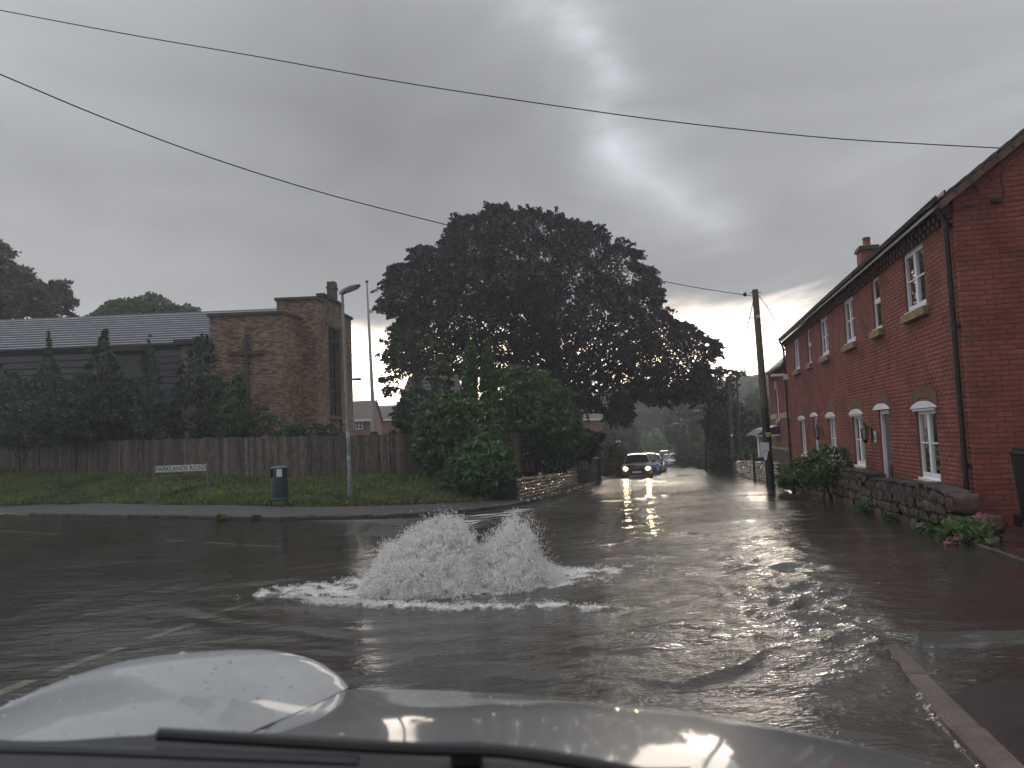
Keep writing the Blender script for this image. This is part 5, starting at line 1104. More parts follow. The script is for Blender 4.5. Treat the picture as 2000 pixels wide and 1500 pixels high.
for k in range(nr):
    p = np.array([0, NY - .2, zn0]) + sl * ((k + .15) / nr); wv = np.linalg.norm(sl) / nr * .48
    MB(p, (1, 0, 0), sln, up_).add([(NX0, 0, 0), (BX0 - .02, 0, 0), (BX0 - .02, wv * .2, .09), (NX0, wv * .2, .09), (BX0 - .02, wv * .8, .09), (NX0, wv * .8, .09), (BX0 - .02, wv, 0), (NX0, wv, 0)], [(0, 1, 2, 3), (3, 2, 4, 5), (5, 4, 6, 7)]).build('roof_rib', RIB, rfo)
MB().box(NX0, BX0 - .02, 43.15, 43.4, zn1 - .05, zn1 + .1).build('ridge_flashing', RIB, rfo)
for (pa, pb2, py) in ((165, 272, 678), (340, 409, 664)):
    xa, xb = at(pa, py, 39)[0], at(pb2, py, 39)[0]; z = at((pa + pb2) / 2, py, 39)[2]
    MB().box(xa, xb, 38.9, 39.9, z - .22, z + .06).build('canopy', mat('dark_fascia', (.03, .026, .024), .7), chu)
    MB().box(xa + .25, xa + .95, 39.2, 39.9, .3, z - .225).build('pier', mat('pier_brick', (.20, .15, .10), .8, var=.3, vscale=6), chu)
    w_ = MB().box(xa + 1.05, xb - .1, 39.6, 39.9, z - 1.6, z - .3).build('window', mat('dark_grey_frame', (.05, .052, .06), .4), chu); MB().box(xa + 1.12, xb - .17, 39.56, 39.595, z - 1.5, z - .4).build('pane', GLASSL, w_)
# lamp head beyond church
c = at(692, 741, 45); sl_ = thing('street_lamp', c * [1, 1, 0] + [0, 0, .2], 'street lamp head poking out past the right edge of the church', 'street lamp'); MB().tube([c * [1, 1, 0] + [-.28, 0, 0], c + [-.28, 0, -.1], c + [-.1, 0, 0]], .045, 8).build('column', GALV, sl_, True); MB().bbox(-.1, .42, -.15, .15, -.06, .07, .05).build('lamp_head', mat('brown_lamp', (.12, .08, .06), .5), sl_, False, Matrix.Translation(Vector(c)))
# far brick houses seen in the gap
FBR = mat('far_red_brick', (.26, .115, .09), .8, var=.15, vscale=3); RTI = mat('far_roof_tile', (.14, .10, .09), .7, island=.1)
def farhouse(label, d, px0, px1, pyr, pye, gable=None, depth=6., wins=(), pyb=None):
    x0, x1 = at(px0, 800, d)[0], at(px1, 800, d)[0]; zr_, ze_ = at((px0 + px1) / 2, pyr, d + depth / 2)[2], at((px0 + px1) / 2, pye, d)[2]; zb_ = float(gz(x0, d)) - 1
    o = thing('brick_house', ((x0 + x1) / 2, d, zb_ + 1), label, 'house'); 
    MB().add([(x0, d, zb_), (x1, d, zb_), (x1, d + depth, zb_), (x0, d + depth, zb_), (x0, d, ze_), (x1, d, ze_), (x1, d + depth, ze_), (x0, d + depth, ze_), (x0, d + depth / 2, zr_ - .05), (x1, d + depth / 2, zr_ - .05)], [(0, 1, 5, 4), (1, 2, 6, 9, 5), (2, 3, 7, 6), (3, 0, 4, 8, 7)]).build('wall', FBR, o)
    r_ = MB().add([(x0 - .2, d - .3, ze_ - .1), (x1 + .2, d - .3, ze_ - .1), (x1 + .2, d + depth / 2, zr_), (x0 - .2, d + depth / 2, zr_), (x1 + .2, d + depth + .3, ze_ - .1), (x0 - .2, d + depth + .3, ze_ - .1)], [(0, 1, 2, 3), (3, 2, 4, 5)]).build('roof', RTI, o)
    nk = 9
    for k in range(nk): 
        t_ = k / nk; MB().add([(x0 - .2, d - .33 + (depth / 2 + .3) * t_, ze_ - .06 + (zr_ - ze_) * t_), (x1 + .2, d - .33 + (depth / 2 + .3) * t_, ze_ - .06 + (zr_ - ze_) * t_), (x1 + .2, d - .3 + (depth / 2 + .3) * (t_ + 1 / nk), ze_ - .05 + (zr_ - ze_) * (t_ + 1 / nk)), (x0 - .2, d - .3 + (depth / 2 + .3) * (t_ + 1 / nk), ze_ - .05 + (zr_ - ze_) * (t_ + 1 / nk))], [(0, 1, 2, 3)]).build('tile_course', RTI, r_)
    MB().box(x0 - .2, x1 + .2, d - .42, d - .31, ze_ - .2, ze_ - .02).build('gutter', WHITE, o)
    for (a, b_, c_, d_) in wins:
        P0 = at(a, d_, d - .04); P1 = at(b_, c_, d - .04); w_ = MB().box(P0[0], P1[0], d - .06, d - .01, P0[2], P1[2]).build('window', WHITE, o); mx_ = (P0[0] + P1[0]) / 2; mz_ = (P0[2] + P1[2]) / 2
        for (q0, q1) in ((P0[0] + .08, mx_ - .05), (mx_ + .05, P1[0] - .08)):
            for (r0, r1) in ((P0[2] + .08, mz_ - .03), (mz_ + .03, P1[2] - .08)): MB().box(q0, q1, d - .065, d - .061, r0, r1).build('pane', GLASSL, w_)
    return o
farhouse('red brick house with a white window seen just right of the church', 72, 676, 722, 783, 819, wins=((694, 708, 823, 839),))
farhouse('red brick house with grey roof behind the foot of the flagpole', 84, 728, 790, 795, 818)
h3 = farhouse('low red brick house gable glimpsed under the beech tree', 88, 1128, 1176, 800, 818)
# shadowy house behind garden trees
dh = 36.; xa, xb = at(766, 800, dh)[0], at(905, 800, dh)[0]; zr_ = at(830, 734, dh + 3)[2]; ze_ = at(830, 812, dh)[2]; hs = thing('hipped_house', ((xa + xb) / 2, dh, 0), 'dark hipped-roof house half hidden behind the garden trees', 'house')
MB().box(xa + .4, xb, dh + .3, dh + 6, -.6, ze_).build('wall', mat('dark_brick', (.09, .05, .04), .8), hs)
rf = MB().add([(xa, dh - .1, ze_ - .1), (xb, dh - .1, ze_ - .1), (xb, dh + 6.3, ze_ - .1), (xa, dh + 6.3, ze_ - .1), (xa + .45, dh + 3, zr_), (xb - .4, dh + 3, zr_)], [(0, 1, 5, 4), (1, 2, 5), (2, 3, 4, 5), (3, 0, 4)]).build('roof', mat('dark_tile', (.06, .05, .045), .7, var=.3), hs)
for k in range(10):
    t0_, t1_ = k / 10, (k + 1) / 10; L_ = lambda t_: (xa + .45 * t_ - .03, dh - .13 + 3.1 * t_, ze_ - .07 + (zr_ - ze_ + .1) * t_); R_ = lambda t_: (xb - .4 * t_, dh - .13 + 3.1 * t_, ze_ - .07 + (zr_ - ze_ + .1) * t_)
    a, b_, c, d = L_(t0_), R_(t0_), R_(t1_), L_(t1_); MB().add([a, b_, (c[0], c[1], c[2] - .03), (d[0], d[1], d[2] - .03)], [(0, 1, 2, 3)]).build('tile_course', mat('dark_tile2', (.075, .06, .055), .7, island=.2, var=.3), rf)
# ------------------------------------------------------------------ left garden frontage: red balustrade, pier, gate post
RED = mat('faded_red_fence', (.16, .035, .03), .7, var=.4)
bf = thing('balustrade_fence', (1., 33, -.4), 'faded red balustrade fence behind the rubble wall', 'fence'); q0 = at(985, 905, 30.5); q1 = at(1160, 900, 41)
for q in (0., 1.): MB().tube([q0 + [0, 0, .25 - q * .62], q1 + [0, 0, .25 - q * .66]], .05, 4).build('rail', RED, bf)
PALE = mat('pale_baluster', (.30, .22, .17), .7)
bl_m = MB().lathe([(.04, 0), (.045, .05), (.03, .1), (.06, .2), (.05, .32), (.03, .42), (.045, .52), (.045, .58)], (0, 0, 0), 8); me = bpy.data.meshes.new('baluster'); me.from_pydata(bl_m.V, [], bl_m.F); me.materials.append(PALE)
for k in range(22): c = q0 + (q1 - q0) * (k + .5) / 22; link(bpy.data.objects.new('baluster', me), bf, Matrix.Translation(Vector(c + [0, 0, -.36])))
pr_ = thing('block_pier', (4.0, 41, -1), 'square blockwork garden pier at the end of the rubble wall', 'pier'); p0 = at(1124, 940, 40)
VVp = MB(); zb_ = float(gz(3.6, 40)) + .08; xa, xb = at(1124, 900, 40)[0], at(1166, 900, 40)[0]; zt = at(1145, 897, 40)[2]
VVp.box(xa + .02, xb - .02, 40.02, 40.8, zb_ - .2, zt); VVp.build('core', mat('dark_joint2', (.04, .036, .03), .9), pr_)
nC = max(3, int((zt - zb_) / .215)); hC = (zt - zb_) / nC; blk = mat('grey_block', (.12, .105, .085), .7, island=.25, var=.3)
for k in range(nC):
    nB = 3; 
    for j in range(nB + (k % 2)):
        a = xa + (xb - xa) * max(0, (j - .5 * (k % 2))) / nB; b_ = xa + (xb - xa) * min(nB, j + 1 - .5 * (k % 2)) / nB; MB().bbox(a + .006, b_ - .006, 39.97, 40.02, zb_ + k * hC + .006, zb_ + (k + 1) * hC - .006, .01).build('block', blk, pr_)
MB().box(xa - .04, xb + .04, 39.93, 40.85, zt, zt + .06).build('capstone', mat('pale_cap', (.3, .28, .25), .6), pr_)
gt = at(1170, 930, 41); gt[2] = float(gz(gt[0], 41)); tag(MB().box(-.1, .1, -.1, .1, 0, 1.25).add([(-.13, -.13, 1.25), (.13, -.13, 1.25), (.13, .13, 1.25), (-.13, .13, 1.25), (0, 0, 1.38)], [(0, 1, 4), (1, 2, 4), (2, 3, 4), (3, 0, 4)]).build('gate_post', POLEB, None, False, Matrix.Translation(Vector(gt))), 'dark timber gate post at the far end of the left garden wall', 'gate post')
# ------------------------------------------------------------------ trees and shrubs
BP = [(745, 604), (757, 560), (764, 528), (800, 512), (822, 482), (860, 490), (874, 450), (892, 432), (930, 428), (956, 412), (988, 404), (1010, 416), (1052, 414), (1100, 430), (1128, 436), (1172, 452), (1186, 478), (1224, 484), (1248, 494), (1238, 520), (1270, 528), (1283, 562), (1286, 600), (1304, 622), (1330, 640), (1345, 632), (1372, 662), (1402, 668), (1396, 690), (1380, 712), (1372, 748), (1362, 766), (1330, 775), (1300, 786), (1262, 778), (1240, 772), (1232, 800), (1208, 824), (1186, 818), (1176, 795), (1150, 790), (1126, 800), (1100, 770), (1050, 745), (1000, 735), (930, 730), (880, 742), (830, 735), (790, 720), (766, 700), (768, 668), (772, 640), (790, 625), (765, 612)]
tree('copper_beech', 'huge dark copper beech with a broad domed crown filling the middle of the view', 'tree', BP, 50, 7.5, 4000, 46, .125, .54, L_BEECH, 1128, .42, 46, droop=.5, seed=1, edge=.55, asp=1.7, flat=.9, spray=.30)
tree('copper_beech', 'airy purple-leaved branches around the thin pole right of the big beech', 'tree', [(1352, 752), (1372, 716), (1410, 722), (1436, 728), (1446, 722), (1440, 745), (1428, 765), (1410, 790), (1385, 805), (1362, 800), (1345, 780)], 56, 2, 110, 26, .15, .45, L_BEECH, 1370, .10, 24, droop=.35, seed=2, edge=.8)
TR = [('tall slim conifer sapling rising highest in front of the nave, second from the frame edge', [(70, 855), (62, 790), (72, 740), (86, 700), (95, 655), (104, 700), (120, 745), (134, 800), (138, 860)]),
      ('bushy dark sapling cut by the frame edge behind the fence', [(-70, 870), (-75, 760), (-30, 720), (10, 715), (40, 740), (62, 790), (70, 860)]),
      ('dense conifer sapling with a pointed top left of the bare boards', [(150, 858), (140, 790), (160, 730), (186, 690), (205, 640), (216, 680), (238, 730), (256, 790), (262, 856)]),
      ('rounded dark shrub between the two pointed saplings', [(112, 860), (108, 800), (128, 750), (150, 735), (176, 755), (182, 810), (180, 860)]),
      ('thin see-through sapling before the grey cladding boards', [(262, 856), (256, 800), (270, 745), (284, 700), (293, 655), (302, 705), (318, 760), (322, 810), (312, 856)]),
      ('broad leafy sapling beside the left edge of the cross wall', [(338, 855), (336, 790), (348, 740), (356, 712), (372, 690), (390, 655), (408, 665), (420, 705), (436, 745), (444, 800), (446, 855)]),
      ('small bright-tipped sapling right in front of the stone cross', [(432, 856), (428, 810), (440, 770), (456, 745), (465, 733), (474, 750), (478, 790), (492, 830), (494, 856)])]
for i, (lab, pl) in enumerate(TR):
    dd = 31.5 + (i % 3) * .9 + (3 if i in (0, 1) else 0); thin = (i == 4)
    tree('conifer_sapling', lab, 'tree', pl, dd, 1.1, 95 if thin else 330, 34, .062, .20, L_SHRUB if i == 6 else L_CON, (pl[0][0] + pl[-1][0]) / 2, .05, 12, 'saplings behind the board fence', droop=.3, seed=10 + i, edge=.2, bz=.5, asp=2.6, spray=.3)
tree('garden_shrub', 'loose bushy dark shrub mass behind the fence nearest the left frame edge', 'shrub', [(-90, 872), (-80, 790), (-40, 752), (10, 770), (40, 748), (90, 775), (130, 768), (160, 800), (172, 868)], 32.6, 1.2, 330, 30, .075, .24, L_CON, 40, .05, 10, seed=26, bz=.5, edge=.4, spray=.45, droop=.3)
tree('garden_shrub', 'loose bushy dark shrub mass behind the fence below the roof canopy', 'shrub', [(142, 868), (140, 800), (170, 762), (215, 742), (250, 752), (282, 775), (310, 782), (336, 808), (346, 866)], 32.9, 1.2, 320, 30, .075, .24, L_CON, 240, .05, 10, seed=27, bz=.5, edge=.4, spray=.45, droop=.3)
tree('garden_shrub', 'low wide shrub growing above the fence in front of the church corner', 'shrub', [(486, 856), (490, 800), (512, 792), (530, 812), (560, 822), (600, 830), (640, 828), (668, 838), (672, 856)], 31, .8, 130, 26, .075, .22, L_CON, 560, .03, 8, seed=20, bz=.4)
tree('broadleaf_tree', 'dark spreading tree rising behind the nave roof at the frame edge', 'tree', [(-120, 640), (-110, 470), (-40, 440), (5, 478), (25, 500), (20, 525), (48, 520), (62, 548), (92, 560), (116, 550), (128, 572), (146, 588), (138, 612), (148, 630), (60, 645)], 58, 4, 520, 40, .20, .62, L_FARD, -20, .3, 16, seed=21, edge=.6, asp=2.2)
tree('broadleaf_tree', 'round green tree crown showing above the nave roof', 'tree', [(168, 625), (178, 612), (200, 612), (206, 595), (232, 588), (258, 590), (282, 578), (308, 576), (330, 588), (336, 602), (360, 600), (386, 606), (380, 625), (300, 640), (200, 640)], 72, 3, 240, 36, .26, .7, L_MAP, 280, .3, 8, seed=22, edge=.6)
tree('broadleaf_tree', 'light airy tree before the hidden house, sky gleaming through its leaves', 'tree', [(750, 700), (758, 672), (778, 650), (800, 640), (820, 622), (838, 650), (858, 668), (872, 700), (880, 735), (872, 770), (850, 800), (836, 815), (800, 790), (775, 760), (754, 770), (748, 740), (764, 725)], 33, 1.6, 105, 24, .10, .34, L_MAP, 820, .07, 18, droop=.3, seed=23, edge=.8, asp=2.2, spray=.5)
tree('shade_tree', 'dark bush filling the space between hidden house and fence', 'shrub', [(766, 850), (776, 790), (800, 765), (840, 760), (880, 780), (900, 850)], 31.5, 1.2, 210, 30, .10, .32, L_CON, 830, .06, 8, seed=24)
for i, (lab, pl) in enumerate((('left of the two columnar conifers behind the green shrubs', [(900, 800), (902, 745), (907, 700), (914, 674), (920, 664), (926, 676), (930, 710), (933, 760), (933, 800)]), ('right of the two columnar conifers behind the green shrubs', [(938, 800), (939, 730), (943, 690), (950, 662), (956, 676), (963, 710), (970, 755), (974, 800)]))):
    tree('columnar_conifer', lab, 'tree', pl, 29.4, .34, 330, 24, .055, .12, mat('cypress_leaf', (.085, .155, .040), .5, island=.35, var=.25, vscale=2, trans=.25), (pl[0][0] + pl[-1][0]) / 2, .05, 4, 'pair of columnar conifers', seed=30 + i, up=0, asp=3., edge=.2, flat=1.6, spray=.05)
SH = [('big spreading green shrub in the middle of the left garden corner', [(975, 880), (965, 800), (972, 750), (985, 722), (1010, 716), (1045, 722), (1080, 738), (1108, 768), (1118, 800), (1136, 830), (1146, 862), (1120, 890), (1050, 900)], 31.5, 2.2, 620, L_SHRUB, .30),
      ('rounded shrub overhanging the right end of the board fence', [(812, 900), (806, 862), (815, 820), (838, 795), (866, 772), (900, 770), (940, 780), (968, 800), (985, 840), (990, 890), (960, 930), (890, 930), (840, 925)], 28, 1.5, 560, L_SHRUB, .26),
      ('low ferny shrub spilling onto the footway by the rubble wall', [(872, 968), (866, 935), (880, 900), (905, 870), (940, 850), (975, 862), (1000, 885), (1008, 915), (990, 945), (965, 970), (920, 975)], 26, 1.1, 420, L_FERN, .22)]
for i, (lab, pl, dd, th, nc, mm, rc) in enumerate(SH): tree('garden_shrub', lab, 'shrub', pl, dd, th, nc, 34, .085, rc, mm, None, .06, 14, 'dense shrubs of the left garden', droop=.45, seed=40 + i, edge=.45, asp=2.4, up=.6, flat=.5)
tree('yew_tree', 'black-green yew drooping over the balustrade near the block pier', 'tree', [(1040, 880), (1050, 845), (1080, 825), (1110, 830), (1130, 845), (1165, 842), (1178, 852), (1160, 868), (1176, 880), (1150, 892), (1100, 895)], 38, 1.3, 220, 30, .12, .35, L_YEW, 1100, .12, 10, droop=.5, seed=45, edge=.6)
tree('garden_shrub', 'dark leafy plants growing through the balustrade above the rubble wall', 'shrub', [(1005, 925), (1015, 895), (1050, 885), (1090, 885), (1120, 890), (1122, 915), (1080, 925), (1040, 930)], 34, .7, 110, 24, .10, .25, L_CON, 1060, .03, 5, seed=46)
FT = [('yellowish roadside bush beside the oncoming dark car', 'bush', [(1176, 940), (1172, 895), (1184, 868), (1204, 862), (1222, 880), (1228, 905), (1220, 935)], 53, 1.2, 150, L_YEL, .34, .12),
      ('hazy round-topped tree left of the far lamps', 'tree', [(1150, 890), (1160, 840), (1175, 812), (1200, 800), (1225, 815), (1242, 845), (1250, 880), (1236, 905), (1180, 905)], 92, 3, 320, L_FAR, .7, .24),
      ('hazy tree above the small shed on the far slope', 'tree', [(1226, 860), (1224, 800), (1244, 776), (1275, 764), (1310, 768), (1330, 790), (1322, 822), (1280, 832)], 160, 5, 420, L_FAR, 1.25, .42),
      ('tall hazy tree behind the far curved lamp', 'tree', [(1300, 860), (1304, 800), (1318, 770), (1345, 752), (1380, 758), (1400, 785), (1412, 830), (1400, 870), (1350, 885)], 105, 4, 480, L_FAR, .85, .28),
      ('rounded pale green bush beside the white hatchback', 'bush', [(1322, 905), (1322, 870), (1336, 852), (1358, 850), (1376, 866), (1386, 892), (1384, 915), (1340, 920)], 80, 1.8, 200, mat('pale_bush_leaf', (.085, .10, .045), .5, island=.3, trans=.3), .5, .17),
      ('yellow-green weeds and brambles at the right verge', 'bramble', [(1362, 925), (1362, 905), (1378, 888), (1394, 884), (1408, 900), (1416, 930), (1390, 932)], 62, .9, 110, L_YEL, .32, .12),
      ('dark tall hedge tree standing at the bend right of the road', 'tree', [(1390, 928), (1384, 870), (1376, 820), (1390, 790), (1415, 778), (1440, 786), (1452, 810), (1458, 860), (1452, 905), (1456, 932), (1420, 936)], 58, 2, 420, L_FARD, .5, .17),
      ('dark trees closing the view left of the telegraph pole', 'tree', [(1440, 890), (1442, 820), (1456, 800), (1476, 806), (1500, 815), (1506, 890), (1470, 895)], 66, 2, 260, L_FARD, .55, .19),
      ('tall feathery tree top showing against the bright sky by the pole', 'tree', [(1452, 830), (1456, 790), (1462, 772), (1474, 768), (1484, 766), (1494, 772), (1502, 800), (1502, 835)], 95, 2.5, 170, L_FAR, .7, .24),
      ('light green garden bush behind the far rubble wall', 'bush', [(1432, 898), (1436, 882), (1450, 876), (1470, 880), (1490, 878), (1496, 900), (1460, 904)], 48, .8, 90, L_SHRUB, .3, .10)]
for i, (lab, cat, pl, dd, th, nc, mm, rc, lf) in enumerate(FT): tree('far_' + ('tree' if cat == 'tree' else 'bush'), lab, cat, pl, dd, th, nc, 30, lf, rc, mm, None, .18 if cat == 'tree' else .04, 8, 'trees and bushes down the road', seed=60 + i, edge=.5)
def mass(name, label, x0, x1, y, zf, n, leaf, m_, seed, th=10, h=7):
    rs = np.random.default_rng(seed); X_ = rs.uniform(x0, x1, n); Y_ = y + rs.uniform(-th, th, n); top = h * (.75 + .35 * perlin(X_ / 14 + seed, X_ * 0) + .15 * perlin(X_ / 4, Y_ / 9))
    Z_ = float(zf) + rs.uniform(0, 1, n) ** .6 * top + gz(X_ * 0 + 20, Y_) * 0 + np.clip(Y_ - y, 0, 99) * .1; V, Q = quads_from(np.c_[X_, Y_, Z_], leaf, rs); return tag(bigmesh(name, V, Q, m_), label, 'woodland', kind='stuff')
mass('woodland', 'hazy wooded hillside closing the view down the road', 8, 80, 205, 1.0, 30000, .8, L_FAR, 3, 22, 15)
mass('hedge_mass', 'low hedges and rough growth on the slope below the shed', 20, 46, 128, -2.6, 9000, .38, L_FAR, 4, 10, 4.2)
rs = np.random.default_rng(5); Y_ = rs.uniform(60, 104, 5000); X_ = -4.2 + .208 * Y_ - 1.2 - rs.exponential(1.6, 5000); V, Q = quads_from(np.c_[X_, Y_, gz(X_, Y_) + rs.uniform(0, 1, 5000) * (1.6 + perlin(X_ / 2, Y_ / 3))], .24, rs); tag(bigmesh('roadside_growth', V, Q, L_FARD), 'dark roadside growth on the left beyond the parked cars', 'undergrowth', kind='stuff')
# verge strip vegetation
# grass blades
def blades(name, label, P_, h, w, m_, lean=.35, par=None):
    n = len(P_); a = rng.uniform(0, 2 * math.pi, n); d_ = np.c_[np.cos(a), np.sin(a), np.zeros(n)]; hh_ = (h * rng.uniform(.5, 1.4, n))[:, None]; l_ = np.c_[rng.normal(0, lean, (n, 2)), np.ones(n)]
    V = np.stack([P_ - d_ * w / 2, P_ + d_ * w / 2, P_ + l_ * hh_ * .55 + d_ * w * .3, P_ + l_ * hh_ * [1.6, 1.6, 1]], 1).reshape(-1, 3); return tag(bigmesh(name, V, np.arange(4 * n).reshape(n, 4), m_, par), label, 'grass', kind='stuff')
def vpts(n, t0=0., t1=1., xr=None):
    u = rng.uniform(0, len(bx) - 1.001, n) if xr is None else np.interp(rng.uniform(*xr, n), bx, np.arange(len(bx))); v = rng.uniform(t0, t1, n) ** 1.1 * 14.99; i_, j_ = u.astype(int), v.astype(int); fu, fv = (u - i_)[:, None], (v - j_)[:, None]
    i2 = np.minimum(i_ + 1, len(bx) - 1); return (VG[i_, j_] * (1 - fu) + VG[i2, j_] * fu) * (1 - fv) + (VG[i_, j_ + 1] * (1 - fu) + VG[i2, j_ + 1] * fu) * fv
P_ = vpts(70000); k = perlin(P_[:, 0] * 1.2, P_[:, 1] * 1.2) * .5 + .5; P_ = P_[rng.uniform(size=len(P_)) < .35 + k]
blades('grass', 'rough wet grass covering the verge before the fence', P_, .11, .022, GRASS)
P_ = np.r_[vpts(6000, 0, .14), vpts(9000, .1, 1)]; rs = np.random.default_rng(77); k = perlin(P_[:, 0] * .9, P_[:, 1] * 1.6) + .4 * perlin(P_[:, 0] * 3, P_[:, 1] * 4) > .12; V, Q = quads_from(P_[k] + [0, 0, .07], .075, rs, .8, 1.5); tag(bigmesh('weeds', V, Q, WEED), 'broad-leaved weeds along the front edge of the verge', 'weeds', kind='stuff')
P_ = vpts(1800, 0, .03, (-5, 0)); V, Q = quads_from(P_ + [0, 0, .01], .05, rs, 2., 2.); tag(bigmesh('leaf_litter', V, Q, mat('brown_litter', (.17, .10, .06), .7, island=.4)), 'brown leaf litter along the edge of the left footway', 'leaf litter', kind='stuff')
for i, (px, py) in enumerate(((432, 1018), (500, 1017), (610, 1016))):
    c = gnd(px, py); plant('kerb_weed', ('yellow-green grass tuft growing at the left kerb below the litter bin', 'tiny weed at the left kerb right of the larger tuft', 'flat brown-green weed at the left kerb near the lamp')[i], 'weed', c + [0, 0, .02], (.16 - i * .03, .08, 1), .13 - i * .03, 240, .04, L_YEL, 90 + i, 3.)
# debris washed along the left kerb
cs = []
for k in range(260):
    j = rng.integers(len(lk) - 25, len(lk)) if 0 else rng.integers(int(np.where(lk[:, 0] > .2)[0][0]), int(np.where(lk[:, 0] > 6.5)[0][0])); p = lk[j] + rng.normal(0, .12, 2); cs.append([p[0], p[1], float(gz(*p)) + .12])
V, Q = quads_from(np.array(cs), .10, rs, .5, 1.2); tag(bigmesh('washed_debris', V, Q, mat('pale_debris', (.32, .27, .20), .4, island=.4)), 'pale debris washed up along the left kerb', 'debris', kind='stuff')
# ------------------------------------------------------------------ poles and lamps down the road
def lampat(label, px, pyt, pyb, d, arm, s=1.):
    t_ = at(px, pyt, d); b_ = at(px + (pyb - pyt) * .05, pyb, d); o = thing('street_lamp', (b_[0], d, b_[2]), label, 'street lamp', 'street lamps down the road')
    MB().tube([b_ - [0, 0, .3], t_], [.08 * s, .05 * s], 8).build('column', GALV, o, True); a_ = np.sign(arm)
    MB().tube([t_ - [0, 0, .05], t_ + [arm * .3, 0, .12], t_ + [arm, 0, .16]], .035 * s, 6).build('arm', GALV, o, True)
    MB().bbox(-.32, .32, -.12, .12, -.05, .06, .04).build('lamp_head', mat('pale_lamp', (.5, .5, .48), .4), o, False, Matrix.Translation(Vector(t_ + [arm + a_ * .25, 0, .15])))
lampat('slim far street lamp left of the small shed with its head to the right', 1231, 840, 888, 120, .45); lampat('far street lamp directly left of the shed roof', 1272, 840, 885, 125, .4); lampat('far street lamp rising above the pale round bush', 1342, 829, 856, 100, -1.2, 1.1)
lampat('faint far street lamp behind the first slim one', 1240, 846, 870, 150, .5); lampat('distant pale lamp head against the dark trees', 1373, 805, 850, 75, -.3)
d_ = 44.; t_ = at(1439, 735, d_); b_ = at(1447, 915, d_); o = thing('street_lamp', b_, 'tall swan-neck street lamp silhouetted against the bright sky', 'street lamp'); ar = at(1405, 722, d_)
MB().tube([b_ - [0, 0, .2], b_ + [0, 0, .6]], .10, 10).build('base', POLEB, o); MB().tube([b_ + [0, 0, .58], t_, t_ + [-.04, 0, .18], t_ + [-.2, 0, .33], t_ + [-.5, 0, .38], ar + [0, 0, -.0]], [.06, .05, .05, .05, .045, .04], 8).build('column', mat('dark_lamp_post', (.05, .045, .042), .5), o, True); MB().bbox(-.5, .12, -.12, .12, -.09, .05, .04).build('lamp_head', mat('dark_lamp_post', (.05,) * 3), o, False, Matrix.Translation(Vector(ar)))
d_ = 50.; t_ = at(1422, 735, d_); b_ = at(1432, 918, d_); o = thing('telegraph_pole', b_, 'distant thin wooden telegraph pole among the purple leaves', 'telegraph pole'); MB().tube([b_ - [0, 0, .2], (b_ + t_) / 2, t_], [.12, .105, .085], 10).build('pole', POLEW, o, True); c = b_ + (t_ - b_) * .37; MB().bbox(-.07, .07, -.14, -.1, -.07, .07, .01).build('pole_badge', WHITE, o, False, Matrix.Translation(Vector(c)))
# bollard, post
c = at(1453, 928, 38); c[2] = float(gz(c[0], 38)) + .06; tag(MB().lathe([(.09, 0), (.09, .3), (.06, .32), (.06, 1.0), (.02, 1.03)], (0, 0, 0), 10).build('bollard', mat('bollard_black', (.02, .02, .02), .5), None, True, Matrix.Translation(Vector(c))), 'short dark bollard standing in the flood beyond the telegraph pole', 'bollard')
c = at(1473, 925, 33); c[2] = float(gz(9, 33)); tag(MB().box(-.05, .05, -.05, .05, 0, 1.25).build('gate_post', BLACK, None, False, Matrix.Translation(Vector(c))), 'thin black gate post against the right rubble wall', 'gate post')
# estate board, shed, far house, low sign, banner
c = at(1207, 868, 70); o = thing('agent_board', c * [1, 1, 0] + [0, 0, float(gz(c[0], 70))], 'blue and white estate agent board above the far left bushes', 'board'); MB().box(-.03, .03, -.02, .02, -3.3, .0).build('post', WHITE, o, False, Matrix.Translation(Vector(c))); MB().bbox(-.38, .38, -.045, -.022, -.25, .40, .01).build('panel', mat('board_blue', (.03, .05, .22), .5), o, False, Matrix.Translation(Vector(c))); MB().bbox(-.33, .25, -.06, -.047, .05, .34, .004).bbox(-.30, .22, -.06, -.047, -.2, .0, .004).build('white_patch', WHITE, o, False, Matrix.Translation(Vector(c)))
ds_ = 150.; x0, x1 = at(1274, 862, ds_)[0], at(1311, 862, ds_)[0]; zr_, zb_ = at(1295, 849, ds_ + 2)[2], at(1292, 868, ds_)[2]; ze_ = at(1290, 857, ds_)[2]; o = thing('garden_shed', ((x0 + x1) / 2, ds_, zb_), 'small dark shed with pale sloping roof and orange door on the far slope', 'shed')
MB().box(x0 + .3, x1, ds_, ds_ + 3, zb_ - .5, ze_).build('wall', POLEB, o); MB().add([(x0 - .3, ds_ - .3, ze_ - .05), (x1 + .1, ds_ - .3, ze_ - .05), (x1 + .3, ds_ + 3, zr_ + .25), (x0 + 1.2, ds_ + 3, zr_ + .25), (x0 - .3, ds_ - .3, ze_ + .02), (x1 + .1, ds_ - .3, ze_ + .02), (x1 + .3, ds_ + 3, zr_ + .32), (x0 + 1.2, ds_ + 3, zr_ + .32)], [(0, 1, 2, 3), (4, 7, 6, 5), (0, 4, 5, 1), (1, 5, 6, 2), (3, 2, 6, 7)]).build('roof', mat('pale_shed_roof', (.42, .46, .52), .5), o); MB().box(x1 - .7, x1 - .05, ds_ - .05, ds_ - .005, zb_ - .1, ze_ - .08).build('door', mat('orange_door', (.45, .18, .09), .6), o)
